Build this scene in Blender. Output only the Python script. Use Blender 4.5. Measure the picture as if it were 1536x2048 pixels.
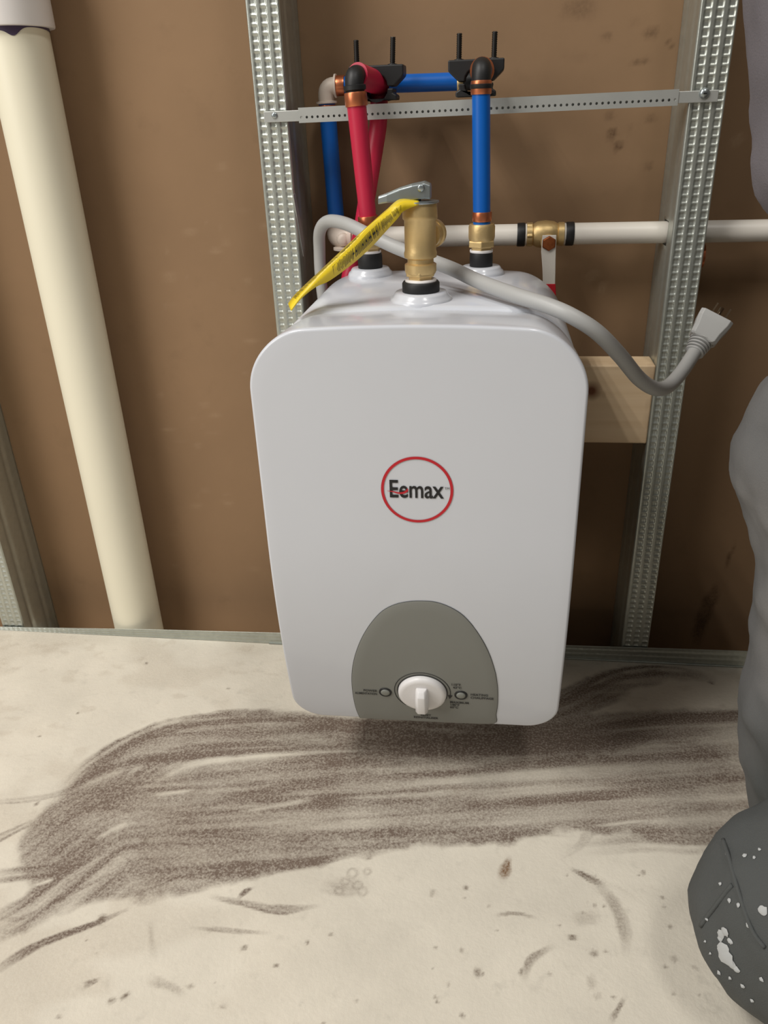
import bpy, bmesh, math, random
import numpy as np
from mathutils import Vector, Matrix

for o in list(bpy.data.objects): bpy.data.objects.remove(o, do_unlink=True)
scene = bpy.context.scene
COL = scene.collection
random.seed(7); RNG = np.random.default_rng(7)

# ------------------------------------------------------------------ camera
# X runs along the wall, Y into the wall, Z up. Stud faces lie on Y=0, floor on Z=0.
F, PITCH, ROLL, YAW = 1572.7, 0.463, -0.03825, -0.1459
CAM = np.array([0.23447, -0.83667, 0.62245])
_fw = np.array([math.sin(YAW)*math.cos(PITCH), math.cos(YAW)*math.cos(PITCH), -math.sin(PITCH)])
_rt = np.array([math.cos(YAW), -math.sin(YAW), 0.0])
_up = np.cross(_rt, _fw)
CR = math.cos(ROLL)*_rt + math.sin(ROLL)*_up
CU = -math.sin(ROLL)*_rt + math.cos(ROLL)*_up
cam = bpy.data.cameras.new('camera'); camo = bpy.data.objects.new('camera', cam); COL.objects.link(camo)
cam.sensor_fit = 'HORIZONTAL'; cam.sensor_width = 36.0; cam.lens = F/1536*36.0; cam.clip_start = 0.01
m = Matrix.Identity(4)
for i in range(3):
    m[i][0] = CR[i]; m[i][1] = CU[i]; m[i][2] = -_fw[i]; m[i][3] = CAM[i]
camo.matrix_world = m
scene.camera = camo

# ------------------------------------------------------------------ world and lights
w = bpy.data.worlds.new('world'); scene.world = w; w.use_nodes = True
bg = w.node_tree.nodes['Background']; bg.inputs[0].default_value = (1.0, 0.97, 0.93, 1); bg.inputs[1].default_value = 0.11

def area(name, loc, target, sx, sy, power, col):
    l = bpy.data.lights.new(name, 'AREA'); l.shape = 'RECTANGLE'; l.size = sx; l.size_y = sy
    l.energy = power; l.color = col
    o = bpy.data.objects.new(name, l); COL.objects.link(o); o.location = loc
    d = Vector(target) - Vector(loc)
    o.rotation_euler = d.to_track_quat('-Z', 'Y').to_euler()
    return o
# ceiling troffer up to the left with three tubes, and a broad soft light added on the unseen left
for i in range(3):
    area('ceiling_tube_light', (-1.05+0.15*i, -1.10, 2.35), (-1.05+0.15*i, -1.10, 0), 0.05, 1.2, 14, (1.0, 0.97, 0.92))
area('left_soft_light', (-1.5, -1.40, 1.35), (0.0, -0.2, 0.40), 0.9, 1.2, 19, (1.0, 0.97, 0.93))
area('ceiling_panel_light', (0.75, -1.15, 2.45), (0.75, -1.15, 0), 0.3, 0.6, 13, (1.0, 0.97, 0.92))

vs = scene.view_settings
vs.view_transform = 'Standard'; vs.look = 'None'; vs.gamma = 1.0; vs.use_curve_mapping = False
vs.exposure = 0.0

# ------------------------------------------------------------------ measuring helpers
def ray(px, py): return _fw + CR*(px-768)/F - CU*(py-1024)/F
def at(px, py, X=None, Y=None, Z=None):
    d = ray(px, py)
    ax, v = (0, X) if X is not None else (1, Y) if Y is not None else (2, Z)
    return CAM + (v-CAM[ax])/d[ax]*d
V = lambda *a: np.array(a, float)

# ------------------------------------------------------------------ materials
def lin(c): return c/12.92 if c <= 0.04045 else ((c+0.055)/1.055)**2.4
def rgb(r, g, b): return (lin(r/255), lin(g/255), lin(b/255), 1)
def mat(name, c, rough=0.5, metal=0.0, var=0.08, scale=30, bump=0.0, bscale=200, coat=0.0, spec=0.5, sub=0):
    """principled surface with a little noise in its colour and fine relief"""
    M = bpy.data.materials.new(name); M.use_nodes = True
    nt = M.node_tree; N = nt.nodes; L = nt.links; P = N['Principled BSDF']
    P.inputs['Roughness'].default_value = rough; P.inputs['Metallic'].default_value = metal
    P.inputs['Coat Weight'].default_value = coat; P.inputs['Specular IOR Level'].default_value = spec
    tc = N.new('ShaderNodeTexCoord')
    nz = N.new('ShaderNodeTexNoise'); nz.inputs['Scale'].default_value = scale; nz.inputs['Detail'].default_value = 4
    L.new(tc.outputs['Object'], nz.inputs['Vector'])
    mx = N.new('ShaderNodeMix'); mx.data_type = 'RGBA'
    mx.inputs[6].default_value = tuple(v*(1-var) for v in c[:3])+(1,); mx.inputs[7].default_value = tuple(min(1, v*(1+var)) for v in c[:3])+(1,)
    L.new(nz.outputs['Fac'], mx.inputs[0]); L.new(mx.outputs[2], P.inputs['Base Color'])
    if bump:
        n2 = N.new('ShaderNodeTexNoise'); n2.inputs['Scale'].default_value = bscale; n2.inputs['Detail'].default_value = 3
        L.new(tc.outputs['Object'], n2.inputs['Vector'])
        b = N.new('ShaderNodeBump'); b.inputs['Strength'].default_value = bump; b.inputs['Distance'].default_value = 0.002
        L.new(n2.outputs['Fac'], b.inputs['Height']); L.new(b.outputs['Normal'], P.inputs['Normal'])
    return M

M_shell  = mat('heater_plastic', rgb(206, 209, 216), 0.24, var=0.01, coat=0.25)
M_panel  = mat('panel_grey', rgb(126, 127, 122), 0.45, var=0.015)
M_knob   = mat('knob_white', rgb(222, 220, 220), 0.35, var=0.01)
M_ink    = mat('black_ink', rgb(22, 22, 24), 0.5)
M_red_ink= mat('red_ink', rgb(190, 22, 38), 0.45)
M_lens   = mat('indicator_lens', rgb(128, 130, 124), 0.25)
M_rubber = mat('black_rubber', rgb(24, 23, 24), 0.55)
M_brass  = mat('brass', rgb(216, 188, 134), 0.45, 0.75, var=0.10, scale=60, bump=0.08, bscale=400)
M_copper = mat('copper', rgb(214, 130, 90), 0.35, 0.9, var=0.15, scale=80)
M_zinc   = mat('zinc', rgb(170, 178, 180), 0.30, 0.85, var=0.06)
M_blue   = mat('blue_tube', rgb(0, 94, 184), 0.38, var=0.05)
M_red    = mat('red_tube', rgb(190, 34, 66), 0.42, var=0.05)
M_white  = mat('white_tube', rgb(222, 216, 206), 0.4, var=0.04, scale=12)
M_pvc    = mat('pvc_cream', rgb(232, 226, 204), 0.42, var=0.03, scale=8)
M_pvc2   = mat('pvc_white', rgb(232, 228, 226), 0.42, var=0.02, scale=8)
M_purple = mat('purple_primer', rgb(66, 52, 78), 0.5, var=0.3, scale=90)
M_blackp = mat('black_plastic', rgb(26, 26, 27), 0.5, var=0.1)
M_cord   = mat('grey_cord', rgb(172, 172, 170), 0.45, var=0.03)
M_tag    = mat('yellow_tag', rgb(236, 206, 40), 0.4, var=0.06, scale=60)
M_galv   = mat('galvanised_steel', rgb(186, 190, 182), 0.38, 0.75, var=0.14, scale=120, bump=0.05, bscale=500)
M_galv2  = mat('galvanised_strap', rgb(196, 198, 194), 0.42, 0.6, var=0.08, scale=60)
M_beige  = mat('beige_fitting', rgb(222, 208, 194), 0.45, var=0.04)
M_steel  = mat('dark_screw', rgb(48, 46, 44), 0.4, 0.7, var=0.2, scale=300)
M_skin   = mat('skin', rgb(196, 150, 124), 0.55, var=0.05, bump=0.05)
M_hair   = mat('hair', rgb(46, 36, 28), 0.6, var=0.3, scale=200)
M_boot   = mat('boot_leather', rgb(120, 84, 52), 0.6, var=0.2, scale=40)
M_jacket = mat('jacket_grey', rgb(100, 96, 101), 0.85, var=0.18, scale=40, bump=0.25, bscale=900)
M_prong  = mat('prong_brass', rgb(112, 96, 78), 0.3, 0.9)

# ------------------------------------------------------------------ mesh helpers
class MB:
    def __init__(s): s.v = []; s.f = []; s.sm = []
    def add(s, verts, faces, smooth=True):
        b = len(s.v); s.v += [tuple(map(float, q)) for q in verts]
        s.f += [tuple(b+i for i in f) for f in faces]; s.sm += [smooth]*len(faces); return s
    def box(s, lo, hi, smooth=False):
        (a, b, c), (d, e, f) = lo, hi
        vv = [(a,b,c),(d,b,c),(d,e,c),(a,e,c),(a,b,f),(d,b,f),(d,e,f),(a,e,f)]
        return s.add(vv, [(3,2,1,0),(4,5,6,7),(0,1,5,4),(1,2,6,5),(2,3,7,6),(3,0,4,7)], smooth)
    def tube(s, path, r, n=20, caps=True, smooth=True):
        """round bar along a 3D polyline; r is a number or one radius per point"""
        P = [np.array(q, float) for q in path]; k = len(P)
        R = [r]*k if np.isscalar(r) else list(r)
        T = []
        for i in range(k):
            t = P[min(i+1, k-1)]-P[max(i-1, 0)]; T.append(t/max(np.linalg.norm(t), 1e-9))
        a = np.array([0, 0, 1.0]) if abs(T[0][2]) < .9 else np.array([1.0, 0, 0])
        u = np.cross(T[0], a); u /= np.linalg.norm(u)
        vv = []
        for i in range(k):
            u = u - T[i]*(u@T[i]); u /= np.linalg.norm(u); q = np.cross(T[i], u)
            for j in range(n):
                t = 2*math.pi*j/n; vv.append(P[i]+R[i]*(math.cos(t)*u+math.sin(t)*q))
        ff = [(i*n+j, i*n+(j+1) % n, (i+1)*n+(j+1) % n, (i+1)*n+j) for i in range(k-1) for j in range(n)]
        if caps: ff += [tuple(range(n-1, -1, -1)), tuple((k-1)*n+j for j in range(n))]
        return s.add(vv, ff, smooth)
    def lathe(s, base, prof, axis=(0, 0, 1), n=32, smooth=True, poly=None):
        """revolve (radius, height) pairs round an axis that starts at base"""
        base = np.array(base, float); A = np.array(axis, float); A /= np.linalg.norm(A)
        a = np.array([1.0, 0, 0]) if abs(A[0]) < .9 else np.array([0, 0, 1.0])
        u = a-A*(a@A); u /= np.linalg.norm(u); q = np.cross(A, u)
        vv = []
        for r, h in prof:
            for j in range(n):
                t = 2*math.pi*(j+.5)/n; vv.append(base+A*h+r*(math.cos(t)*u+math.sin(t)*q))
        k = len(prof)
        ff = [(i*n+j, i*n+(j+1) % n, (i+1)*n+(j+1) % n, (i+1)*n+j) for i in range(k-1) for j in range(n)]
        ff += [tuple(range(n-1, -1, -1)), tuple((k-1)*n+j for j in range(n))]
        return s.add(vv, ff, smooth)
    def prism(s, pts, vec, smooth=False):
        """flat polygon pushed along vec"""
        n = len(pts); vec = np.array(vec, float)
        vv = [np.array(q, float) for q in pts]+[np.array(q, float)+vec for q in pts]
        ff = [tuple(range(n)), tuple(range(2*n-1, n-1, -1))]+[(i, n+i, n+(i+1) % n, (i+1) % n) for i in range(n)]
        return s.add(vv, ff, smooth)
    def loft(s, rings, cap0=True, cap1=True, smooth=True):
        n = len(rings[0]); k = len(rings); vv = [q for r in rings for q in r]
        ff = [(i*n+j, i*n+(j+1) % n, (i+1)*n+(j+1) % n, (i+1)*n+j) for i in range(k-1) for j in range(n)]
        if cap0: ff.append(tuple(range(n-1, -1, -1)))
        if cap1: ff.append(tuple((k-1)*n+j for j in range(n)))
        return s.add(vv, ff, smooth)
    def build(s, name, material, parent=None, bevel=0, segs=2, auto=None, loc=None):
        me = bpy.data.meshes.new(name)
        root = parent
        off = np.zeros(3)
        while root is not None:
            off = off+np.array(root.location); root = root.parent
        l = np.zeros(3) if loc is None else np.array(loc, float)
        me.from_pydata([tuple(np.array(q)-off-l) for q in s.v], [], s.f)
        me.polygons.foreach_set('use_smooth', s.sm)
        bm = bmesh.new(); bm.from_mesh(me); bmesh.ops.recalc_face_normals(bm, faces=bm.faces)
        if auto:
            for e in bm.edges:
                if len(e.link_faces) == 2 and e.calc_face_angle(0) > math.radians(auto): e.smooth = False
        bm.to_mesh(me); bm.free()
        me.materials.append(material)
        o = bpy.data.objects.new(name, me); COL.objects.link(o); o.parent = parent; o.location = l
        if bevel:
            b = o.modifiers.new('bevel', 'BEVEL'); b.width = bevel; b.segments = segs; b.limit_method = 'ANGLE'; b.angle_limit = math.radians(40)
        return o
def tag(o, label, cat, group=None):
    o['label'] = label; o['category'] = cat
    if group: o['group'] = group
    return o
def thing(name, loc, label, cat, group=None):
    o = bpy.data.objects.new(name, None); COL.objects.link(o); o.location = tuple(loc); o.empty_display_size = 0.03
    return tag(o, label, cat, group)
def spline(pts, n=12):
    """smooth curve through points (Catmull-Rom)"""
    P = [np.array(q, float) for q in pts]; P = [2*P[0]-P[1]]+P+[2*P[-1]-P[-2]]; out = []
    for i in range(1, len(P)-2):
        a, b, c, d = P[i-1:i+3]
        for t in np.linspace(0, 1, n, endpoint=False):
            out.append(.5*(2*b+(c-a)*t+(2*a-5*b+4*c-d)*t*t+(3*b-a-3*c+d)*t**3))
    return out+[P[-2]]
def bend(path, r, n=8):
    """round the corners of a polyline with radius r"""
    P = [np.array(q, float) for q in path]; out = [P[0]]
    for i in range(1, len(P)-1):
        a, b, c = P[i-1], P[i], P[i+1]
        u = (a-b)/np.linalg.norm(a-b); v = (c-b)/np.linalg.norm(c-b)
        p, q = b+u*r, b+v*r
        for t in np.linspace(0, 1, n): out.append((1-t)**2*p+2*t*(1-t)*b+t*t*q)
    return out+[P[-1]]
def text_mesh(body, size, align='CENTER', offset=0.0):
    """flat lettering: 2D vertices and faces"""
    c = bpy.data.curves.new('lettering', 'FONT'); c.body = body; c.size = size; c.align_x = align; c.offset = offset; c.resolution_u = 4
    o = bpy.data.objects.new('lettering', c); COL.objects.link(o)
    dg = bpy.context.evaluated_depsgraph_get(); dg.update()
    me = bpy.data.meshes.new_from_object(o.evaluated_get(dg))
    vv = [(v.co.x, v.co.y) for v in me.vertices]; ff = [tuple(p.vertices) for p in me.polygons]
    bpy.data.objects.remove(o); bpy.data.meshes.remove(me); bpy.data.curves.remove(c)
    return vv, ff

# ------------------------------------------------------------------ stain painting: strokes become a density on the surface's own grid
def vnoise(x, y, seed=0):
    """smooth value noise"""
    xi = np.floor(x).astype(int); yi = np.floor(y).astype(int); xf = x-xi; yf = y-yi
    def h(a, b):
        n = (a*374761393+b*668265263+seed*974634541) & 0x7fffffff
        n = ((n ^ (n >> 13))*1274126177) & 0x7fffffff
        return ((n ^ (n >> 16)) & 0xffff)/65535.0
    u = xf*xf*(3-2*xf); v = yf*yf*(3-2*yf)
    return (h(xi, yi)*(1-u)+h(xi+1, yi)*u)*(1-v)+(h(xi, yi+1)*(1-u)+h(xi+1, yi+1)*u)*v
def fbm(x, y, seed=0, o=4):
    s = 0; a = .5
    for i in range(o): s = s+a*vnoise(x*2**i, y*2**i, seed+i); a *= .5
    return s
def stroke_field(GX, GY, line, hw, seed, **kw):
    m_ = np.max(hw)*1.6+.002; L_ = np.array(line)
    k = (GX > L_[:, 0].min()-m_) & (GX < L_[:, 0].max()+m_) & (GY > L_[:, 1].min()-m_) & (GY < L_[:, 1].max()+m_)
    out = np.zeros(GX.shape)
    if k.any(): out[k] = stroke_core(GX[k], GY[k], line, hw, seed, **kw)
    return out
def stroke_core(GX, GY, line, hw, seed, streak=150, along=10, soft=.35, con=1.5, lo=.62):
    """streaky brush mark along a polyline of surface coordinates"""
    P = np.array(spline([(*q, 0) for q in line], 5))[:, :2]
    best = np.full(GX.shape, 1e9); S = np.zeros(GX.shape); D = np.zeros(GX.shape); W = np.zeros(GX.shape)
    hws = np.interp(np.linspace(0, 1, len(P)), np.linspace(0, 1, len(hw)), hw) if not np.isscalar(hw) else np.full(len(P), hw)
    acc = 0
    for i in range(len(P)-1):
        a, b = P[i], P[i+1]; d = b-a; l = np.hypot(*d)
        if l < 1e-9: continue
        t = np.clip(((GX-a[0])*d[0]+(GY-a[1])*d[1])/(l*l), 0, 1)
        ex = GX-(a[0]+t*d[0]); ey = GY-(a[1]+t*d[1]); dd = np.hypot(ex, ey)
        m_ = dd < best
        best = np.where(m_, dd, best); S = np.where(m_, acc+t*l, S)
        D = np.where(m_, (ex*-d[1]+ey*d[0])/l, D); W = np.where(m_, hws[i]*(1-t)+hws[i+1]*t, W); acc += l
    W = np.maximum(W, 1e-5)
    e = best/W+(fbm(GX*90, GY*90, seed+50)-.47)*.55
    prof = np.clip((1-e)/soft, 0, 1)
    st = fbm(D*streak, S*along, seed, 4)
    fd = min(.07, acc*.3); fade = np.clip(S/fd+.08, 0, 1)*np.clip((acc-S)/fd+.08, 0, 1)
    return prof*np.clip(lo+(st-.47)*con*1.6, 0.06, 1.0)*fade

# ------------------------------------------------------------------ floor
def axis_lines(lo, a, b, hi, fine, coarse): 
    return np.concatenate([np.arange(lo, a, coarse), np.arange(a, b, fine), np.arange(b, hi+coarse, coarse)])
def grid_object(name, U, W, fn, material, attr=None):
    """grid mesh from two coordinate arrays; fn gives the 3D point arrays; attr: named float fields"""
    n, k = len(U), len(W); GU, GW = np.meshgrid(U, W)
    X, Y, Z = fn(GU, GW)
    co = np.stack([X, Y, Z], -1).reshape(-1, 3)
    idx = np.arange(n*k).reshape(k, n)
    q = np.stack([idx[:-1, :-1], idx[:-1, 1:], idx[1:, 1:], idx[1:, :-1]], -1).reshape(-1, 4)
    me = bpy.data.meshes.new(name)
    me.vertices.add(len(co)); me.vertices.foreach_set('co', co.ravel().astype(np.float32))
    me.loops.add(q.size); me.loops.foreach_set('vertex_index', q.ravel().astype(np.int32))
    me.polygons.add(len(q)); me.polygons.foreach_set('loop_start', np.arange(0, q.size, 4, dtype=np.int32))
    me.polygons.foreach_set('loop_total', np.full(len(q), 4, dtype=np.int32))
    me.polygons.foreach_set('use_smooth', np.ones(len(q), dtype=bool))
    me.update(calc_edges=True); me.validate()
    for nm, fld in (attr or {}).items():
        a = me.attributes.new(nm, 'FLOAT', 'POINT'); a.data.foreach_set('value', fld.reshape(-1).astype(np.float32))
    me.materials.append(material)
    o = bpy.data.objects.new(name, me); COL.objects.link(o); return o

def stain_material(name, base, var, stains, rough, scale, grain, bump):
    """base colour with noise, then each (attribute, colour, strength) mixed over it"""
    M = bpy.data.materials.new(name); M.use_nodes = True; nt = M.node_tree; N = nt.nodes; L = nt.links; P = N['Principled BSDF']
    P.inputs['Roughness'].default_value = rough; P.inputs['Specular IOR Level'].default_value = 0.25
    tc = N.new('ShaderNodeTexCoord')
    def noise(sc, det=5, ro=.6):
        n = N.new('ShaderNodeTexNoise'); n.inputs['Scale'].default_value = sc; n.inputs['Detail'].default_value = det; n.inputs['Roughness'].default_value = ro
        L.new(tc.outputs['Object'], n.inputs['Vector']); return n.outputs['Fac']
    def ramp(f, a, b):
        r = N.new('ShaderNodeMapRange'); r.inputs[1].default_value = a; r.inputs[2].default_value = b; L.new(f, r.inputs[0]); return r.outputs[0]
    def mix(fac, c1, c2):
        x = N.new('ShaderNodeMix'); x.data_type = 'RGBA'; L.new(fac, x.inputs[0])
        for i, c in ((6, c1), (7, c2)):
            if isinstance(c, tuple): x.inputs[i].default_value = c
            else: L.new(c, x.inputs[i])
        return x.outputs[2]
    c = mix(ramp(noise(scale), .34, .66), tuple(v*(1-var) for v in base[:3])+(1,), tuple(min(1, v*(1+var)) for v in base[:3])+(1,))
    c = mix(ramp(noise(scale*6), .58, .72), c, tuple(v*(1-var*1.3) for v in base[:3])+(1,))
    g = noise(grain, 3, .7)
    for at_, colr, st in stains:
        a = N.new('ShaderNodeAttribute'); a.attribute_name = at_
        # the stain breaks up on the grain of the surface
        m1 = N.new('ShaderNodeMath'); m1.operation = 'MULTIPLY_ADD'; L.new(ramp(g, .3, .7), m1.inputs[0]); m1.inputs[1].default_value = .8; m1.inputs[2].default_value = .55
        m2 = N.new('ShaderNodeMath'); m2.operation = 'MULTIPLY'; L.new(m1.outputs[0], m2.inputs[0]); L.new(a.outputs['Fac'], m2.inputs[1])
        m3 = N.new('ShaderNodeMath'); m3.operation = 'MULTIPLY'; m3.use_clamp = True; L.new(m2.outputs[0], m3.inputs[0]); m3.inputs[1].default_value = st
        c = mix(m3.outputs[0], c, colr)
    L.new(c, P.inputs['Base Color'])
    b = N.new('ShaderNodeBump'); b.inputs['Strength'].default_value = bump; b.inputs['Distance'].default_value = 0.002
    L.new(noise(grain*.5, 4), b.inputs['Height']); L.new(b.outputs['Normal'], P.inputs['Normal'])
    return M

def fpts(px): return [tuple(at(x, y, Z=0)[:2]) for x, y in px]
def make_floor():
    U = axis_lines(-2.6, -.50, .66, 2.6, .0017, .15); W = axis_lines(-3.6, -.58, .012, .075, .0017, .15)
    W = np.unique(np.concatenate([W[W < .0768], [.0768]]))
    GX, GY = np.meshgrid(U, W)
    dirt = np.zeros(GX.shape); marks = np.zeros(GX.shape); rust = np.zeros(GX.shape); damp = np.zeros(GX.shape)
    sel = (GX > -.52) & (GX < .66) & (GY > -.6)
    x, y = GX[sel], GY[sel]
    def put(fld, px, hw, k=1.0, **kw):
        f = stroke_field(x, y, fpts(px), hw, len(px)*13+int(px[0][0]) % 97, **kw)*k
        fld[sel] = 1-(1-fld[sel])*(1-np.clip(f, 0, 1))
    D = dirt
    # the wide sweep of brushed mud: one mass with a ragged outline and streaks along the sweep
    poly = np.array(fpts([(-30,1862),(60,1780),(30,1690),(110,1590),(200,1512),(300,1455),(400,1430),(580,1420),(800,1440),(1000,1448),(1130,1393),(1240,1346),(1330,1338),(1430,1350),(1440,1365),(1330,1362),(1262,1385),(1190,1425),(1300,1422),(1640,1420),(1640,1700),(1400,1700),(1250,1672),(1100,1668),(1000,1690),(850,1692),(720,1714),(560,1745),(470,1768),(330,1795),(190,1805),(100,1835),(-30,1905)]))
    ins = np.zeros(x.shape, bool); dist = np.full(x.shape, 1e9)
    for a, b in zip(poly, np.roll(poly, -1, 0)):
        c = (a[1] > y) != (b[1] > y)
        ins ^= c & (x < (b[0]-a[0])*(y-a[1])/(b[1]-a[1]+1e-12)+a[0])
        d = b-a; t = np.clip(((x-a[0])*d[0]+(y-a[1])*d[1])/(d@d), 0, 1); dist = np.minimum(dist, np.hypot(x-a[0]-t*d[0], y-a[1]-t*d[1]))
    sd = np.where(ins, dist, -dist)+(fbm(x*45, y*45, 21)-.47)*.020
    core = stroke_core(x, y, fpts([(-60,1830),(90,1700),(230,1610),(420,1590),(760,1570),(1060,1550),(1560,1520)]), .5, 17, streak=85, along=5, con=.85, lo=.66)
    D[sel] = np.clip(sd/.008+.3, 0, 1)*core*(.75+.5*fbm(x*26, y*26, 63))
    put(D, [(110,1600),(190,1530),(290,1470),(400,1440),(600,1432),(800,1465),(1000,1478)], [.018,.020,.016,.014,.016,.018,.02], .85)
    put(D, [(130,1640),(230,1580),(330,1515),(470,1497),(640,1492),(900,1490),(1200,1470)], [.028,.022,.014,.013,.010,.02,.03], .8)
    put(D, [(560,1440),(760,1470),(980,1490),(1150,1480),(1300,1455),(1620,1440)], [.02,.03,.04,.035,.03,.03], .85, along=6)
    put(D, [(1000,1450),(1130,1400),(1230,1352),(1330,1340),(1420,1352)], [.03,.026,.016,.011,.008], .9)
    put(D, [(1080,1440),(1180,1410),(1250,1385)], [.026,.02,.01], .55)
    put(D, [(1250,1440),(1380,1432),(1620,1428)], [.014,.012,.012], .7)
    put(D, [(60,1700),(110,1640),(180,1600),(300,1600)], [.020,.028,.028,.02], .75)
    put(D, [(250,1610),(370,1625),(460,1600),(600,1570),(760,1545)], [.010,.014,.012,.009,.008], .7)
    put(D, [(330,1560),(480,1545),(640,1520),(760,1510)], [.009,.010,.010,.012], .6)
    # tails running out to the left
    put(D, [(-30,1870),(60,1815),(150,1745),(230,1700)], [.020,.020,.020,.014], .95)
    put(D, [(-30,1845),(40,1850),(150,1790),(260,1740)], [.012,.012,.010,.008], .55)
    put(D, [(-30,1755),(70,1745),(170,1730)], [.010,.010,.008], .8)
    put(D, [(-30,1690),(30,1660),(70,1640)], [.006,.006,.004], .8)
    put(D, [(-30,1605),(80,1595),(150,1575)], [.004,.005,.005], .5)
    put(D, [(-30,1960),(40,1910),(100,1880),(180,1850),(260,1815)], [.005,.006,.005,.004,.002], .9)
    put(D, [(190,1800),(300,1770),(380,1740),(520,1735)], [.005,.008,.008,.006], .7)
    put(D, [(470,1765),(560,1730),(660,1712),(720,1705)], [.006,.009,.007,.004], .9)
    put(D, [(420,1792),(500,1808),(560,1818),(640,1810)], [.003,.004,.006,.002], .95)
    put(D, [(475,1797),(492,1782),(508,1774)], [.002,.004,.001], .9)
    put(D, [(840,1690),(960,1675),(1070,1665),(1150,1668)], [.004,.010,.006,.006], .7)
    put(D, [(1110,1720),(1160,1690),(1180,1650)], [.003,.005,.01], .5)
    put(D, [(1150,1690),(1300,1680),(1560,1695)], [.014,.016,.018], .55)
    put(D, [(640,1765),(690,1775),(730,1768)], [.010,.012,.010], .35)
    put(D, [(380,1855),(460,1860),(545,1865)], [.002,.003,.002], .45)
    put(D, [(1415,1360),(1432,1366)], [.006,.006], .9)
    # bare patch left between the strokes
    for px, hw, k in (([(300,1570),(380,1530),(480,1515),(640,1503),(760,1500)], [.004,.008,.006,.004,.002], .8), ([(1300,1408),(1380,1400),(1440,1412)], [.010,.012,.008], .85),
                      ([(300,1590),(340,1585),(390,1578)], [.004,.005,.003], .6), ([(470,1625),(560,1610),(640,1592)], [.004,.005,.003], .5), ([(60,1775),(110,1757)], [.004,.003], .7),
                      ([(190,1680),(230,1655),(270,1640)], [.006,.008,.005], .4), ([(660,1598),(800,1590),(960,1575)], [.004,.005,.004], .4), ([(1190,1652),(1300,1640)], [.003,.002], .5)):
        D[sel] *= 1-np.clip(stroke_field(x, y, fpts(px), hw, 5, soft=1.0, con=2.5)*k*1.5, 0, 1)
    # scuffs, drips and a rust mark on the bare concrete
    for px, hw, k in (([(1140,1736),(1180,1757),(1215,1775)], [.002,.004,.003], .9), ([(1180,1755),(1240,1780),(1300,1815)], [.003,.003,.001], .6), ([(1190,1770),(1225,1800),(1250,1860),(1252,1910)], [.006,.006,.007,.003], .5),
                      ([(1048,1960),(1062,1920),(1105,1892)], [.003,.004,.003], .6), ([(1135,1874),(1155,1876)], [.003,.003], .8), ([(955,1935),(956,1955)], [.004,.003], .7),
                      ([(1250,1995),(1220,2045)], [.002,.003], .7), ([(300,1840),(303,1880),(307,1915)], [.003,.003,.004], .6), ([(165,1972),(200,1958)], [.004,.002], .7), ([(295,1955),(345,1975),(370,1995)], [.006,.004,.003], .65),
                      ([(248,1985),(254,1995)], [.005,.005], .7), ([(990,1830),(1030,1826),(1075,1836)], [.002,.002,.002], .6), ([(1365,1730),(1380,1745),(1400,1750)], [.003,.003,.002], .7), ([(1385,1770),(1395,1790)], [.005,.004], .6),
                      ([(480,1896),(496,1893)], [.003,.003], .7), ([(415,1865),(425,1855)], [.002,.003], .7), ([(1380,1930),(1400,1942)], [.002,.002], .7), ([(290,1327),(296,1325)], [.004,.004], .7), ([(860,1785),(870,1787)], [.005,.005], .5),
                      ([(1190,1985),(1200,2000)], [.004,.004], .4), ([(1345,1910),(1350,1925)], [.004,.004], .35), ([(1290,1775),(1320,1790)], [.006,.005], .3), ([(1140,1835),(1200,1830)], [.012,.01], .3)):
        put(marks, px, hw, k)
    for i in range(80):
        cx, cy = RNG.uniform(-20, 1480), RNG.uniform(1290, 2060)
        if RNG.random() < .45: cx = RNG.uniform(850, 1450); cy = RNG.uniform(1740, 2040)
        c = at(cx, cy, Z=0); r = RNG.uniform(.0006, .0022)*(1.6 if RNG.random() < .15 else 1)
        marks[sel] = np.maximum(marks[sel], np.clip(1.6-np.hypot(x-c[0], (y-c[1])*RNG.uniform(.6, 1.6))/r*(.5+1.3*fbm(x*500, y*500, i)), 0, 1)*RNG.uniform(.3, .8))
    put(rust, [(1003,1758),(1010,1735),(1020,1712)], [.005,.007,.002], 1.0, soft=.6)
    rings = [(705,1745,9), (690,1762,7), (715,1770,8), (678,1780,7), (725,1782,8), (735,1742,6)]
    for cx, cy, r in rings:
        c = at(cx, cy, Z=0); rr = r/2000; d = np.abs(np.hypot(x-c[0], y-c[1])-rr)
        marks[sel] = np.maximum(marks[sel], np.clip(1-d/.0022, 0, 1)*.35)
    # darker damp skim towards the upper left: plain patches of a smoother cement
    n = fbm(GX*7, GY*11, 31); damp = np.clip((n-.50)*14, 0, 1)*np.clip((.05-GX)/.2+.4, .1, 1)
    spl = fbm(GX*38, GY*60, 77); damp = np.clip(damp*.55+np.clip((spl-.60)*10, 0, 1)*.55*np.clip((GY+.32)/.1, 0, 1), 0, 1)
    def fn(u, v):
        h = .0035*(fbm(u*6, v*6, 3)-.5)*np.clip((-.03-v)/.1, 0, 1)
        # the slab stops at the track; the wall cavity behind it is deeper
        h = np.where(v > .0005, -.06, h)
        return u, v, h-.0003
    M = stain_material('concrete', rgb(216, 209, 194), .075, [('damp', rgb(184, 172, 154), .5), ('dirt', rgb(113, 98, 87), 1.0), ('marks', rgb(104, 88, 74), .95), ('rust', rgb(112, 76, 38), 1.1)], .85, 9, 420, .25)
    o = grid_object('floor', U, W, fn, M, {'dirt': dirt, 'marks': marks, 'rust': rust, 'damp': damp})
    o['kind'] = 'structure'; return o
make_floor()

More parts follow.
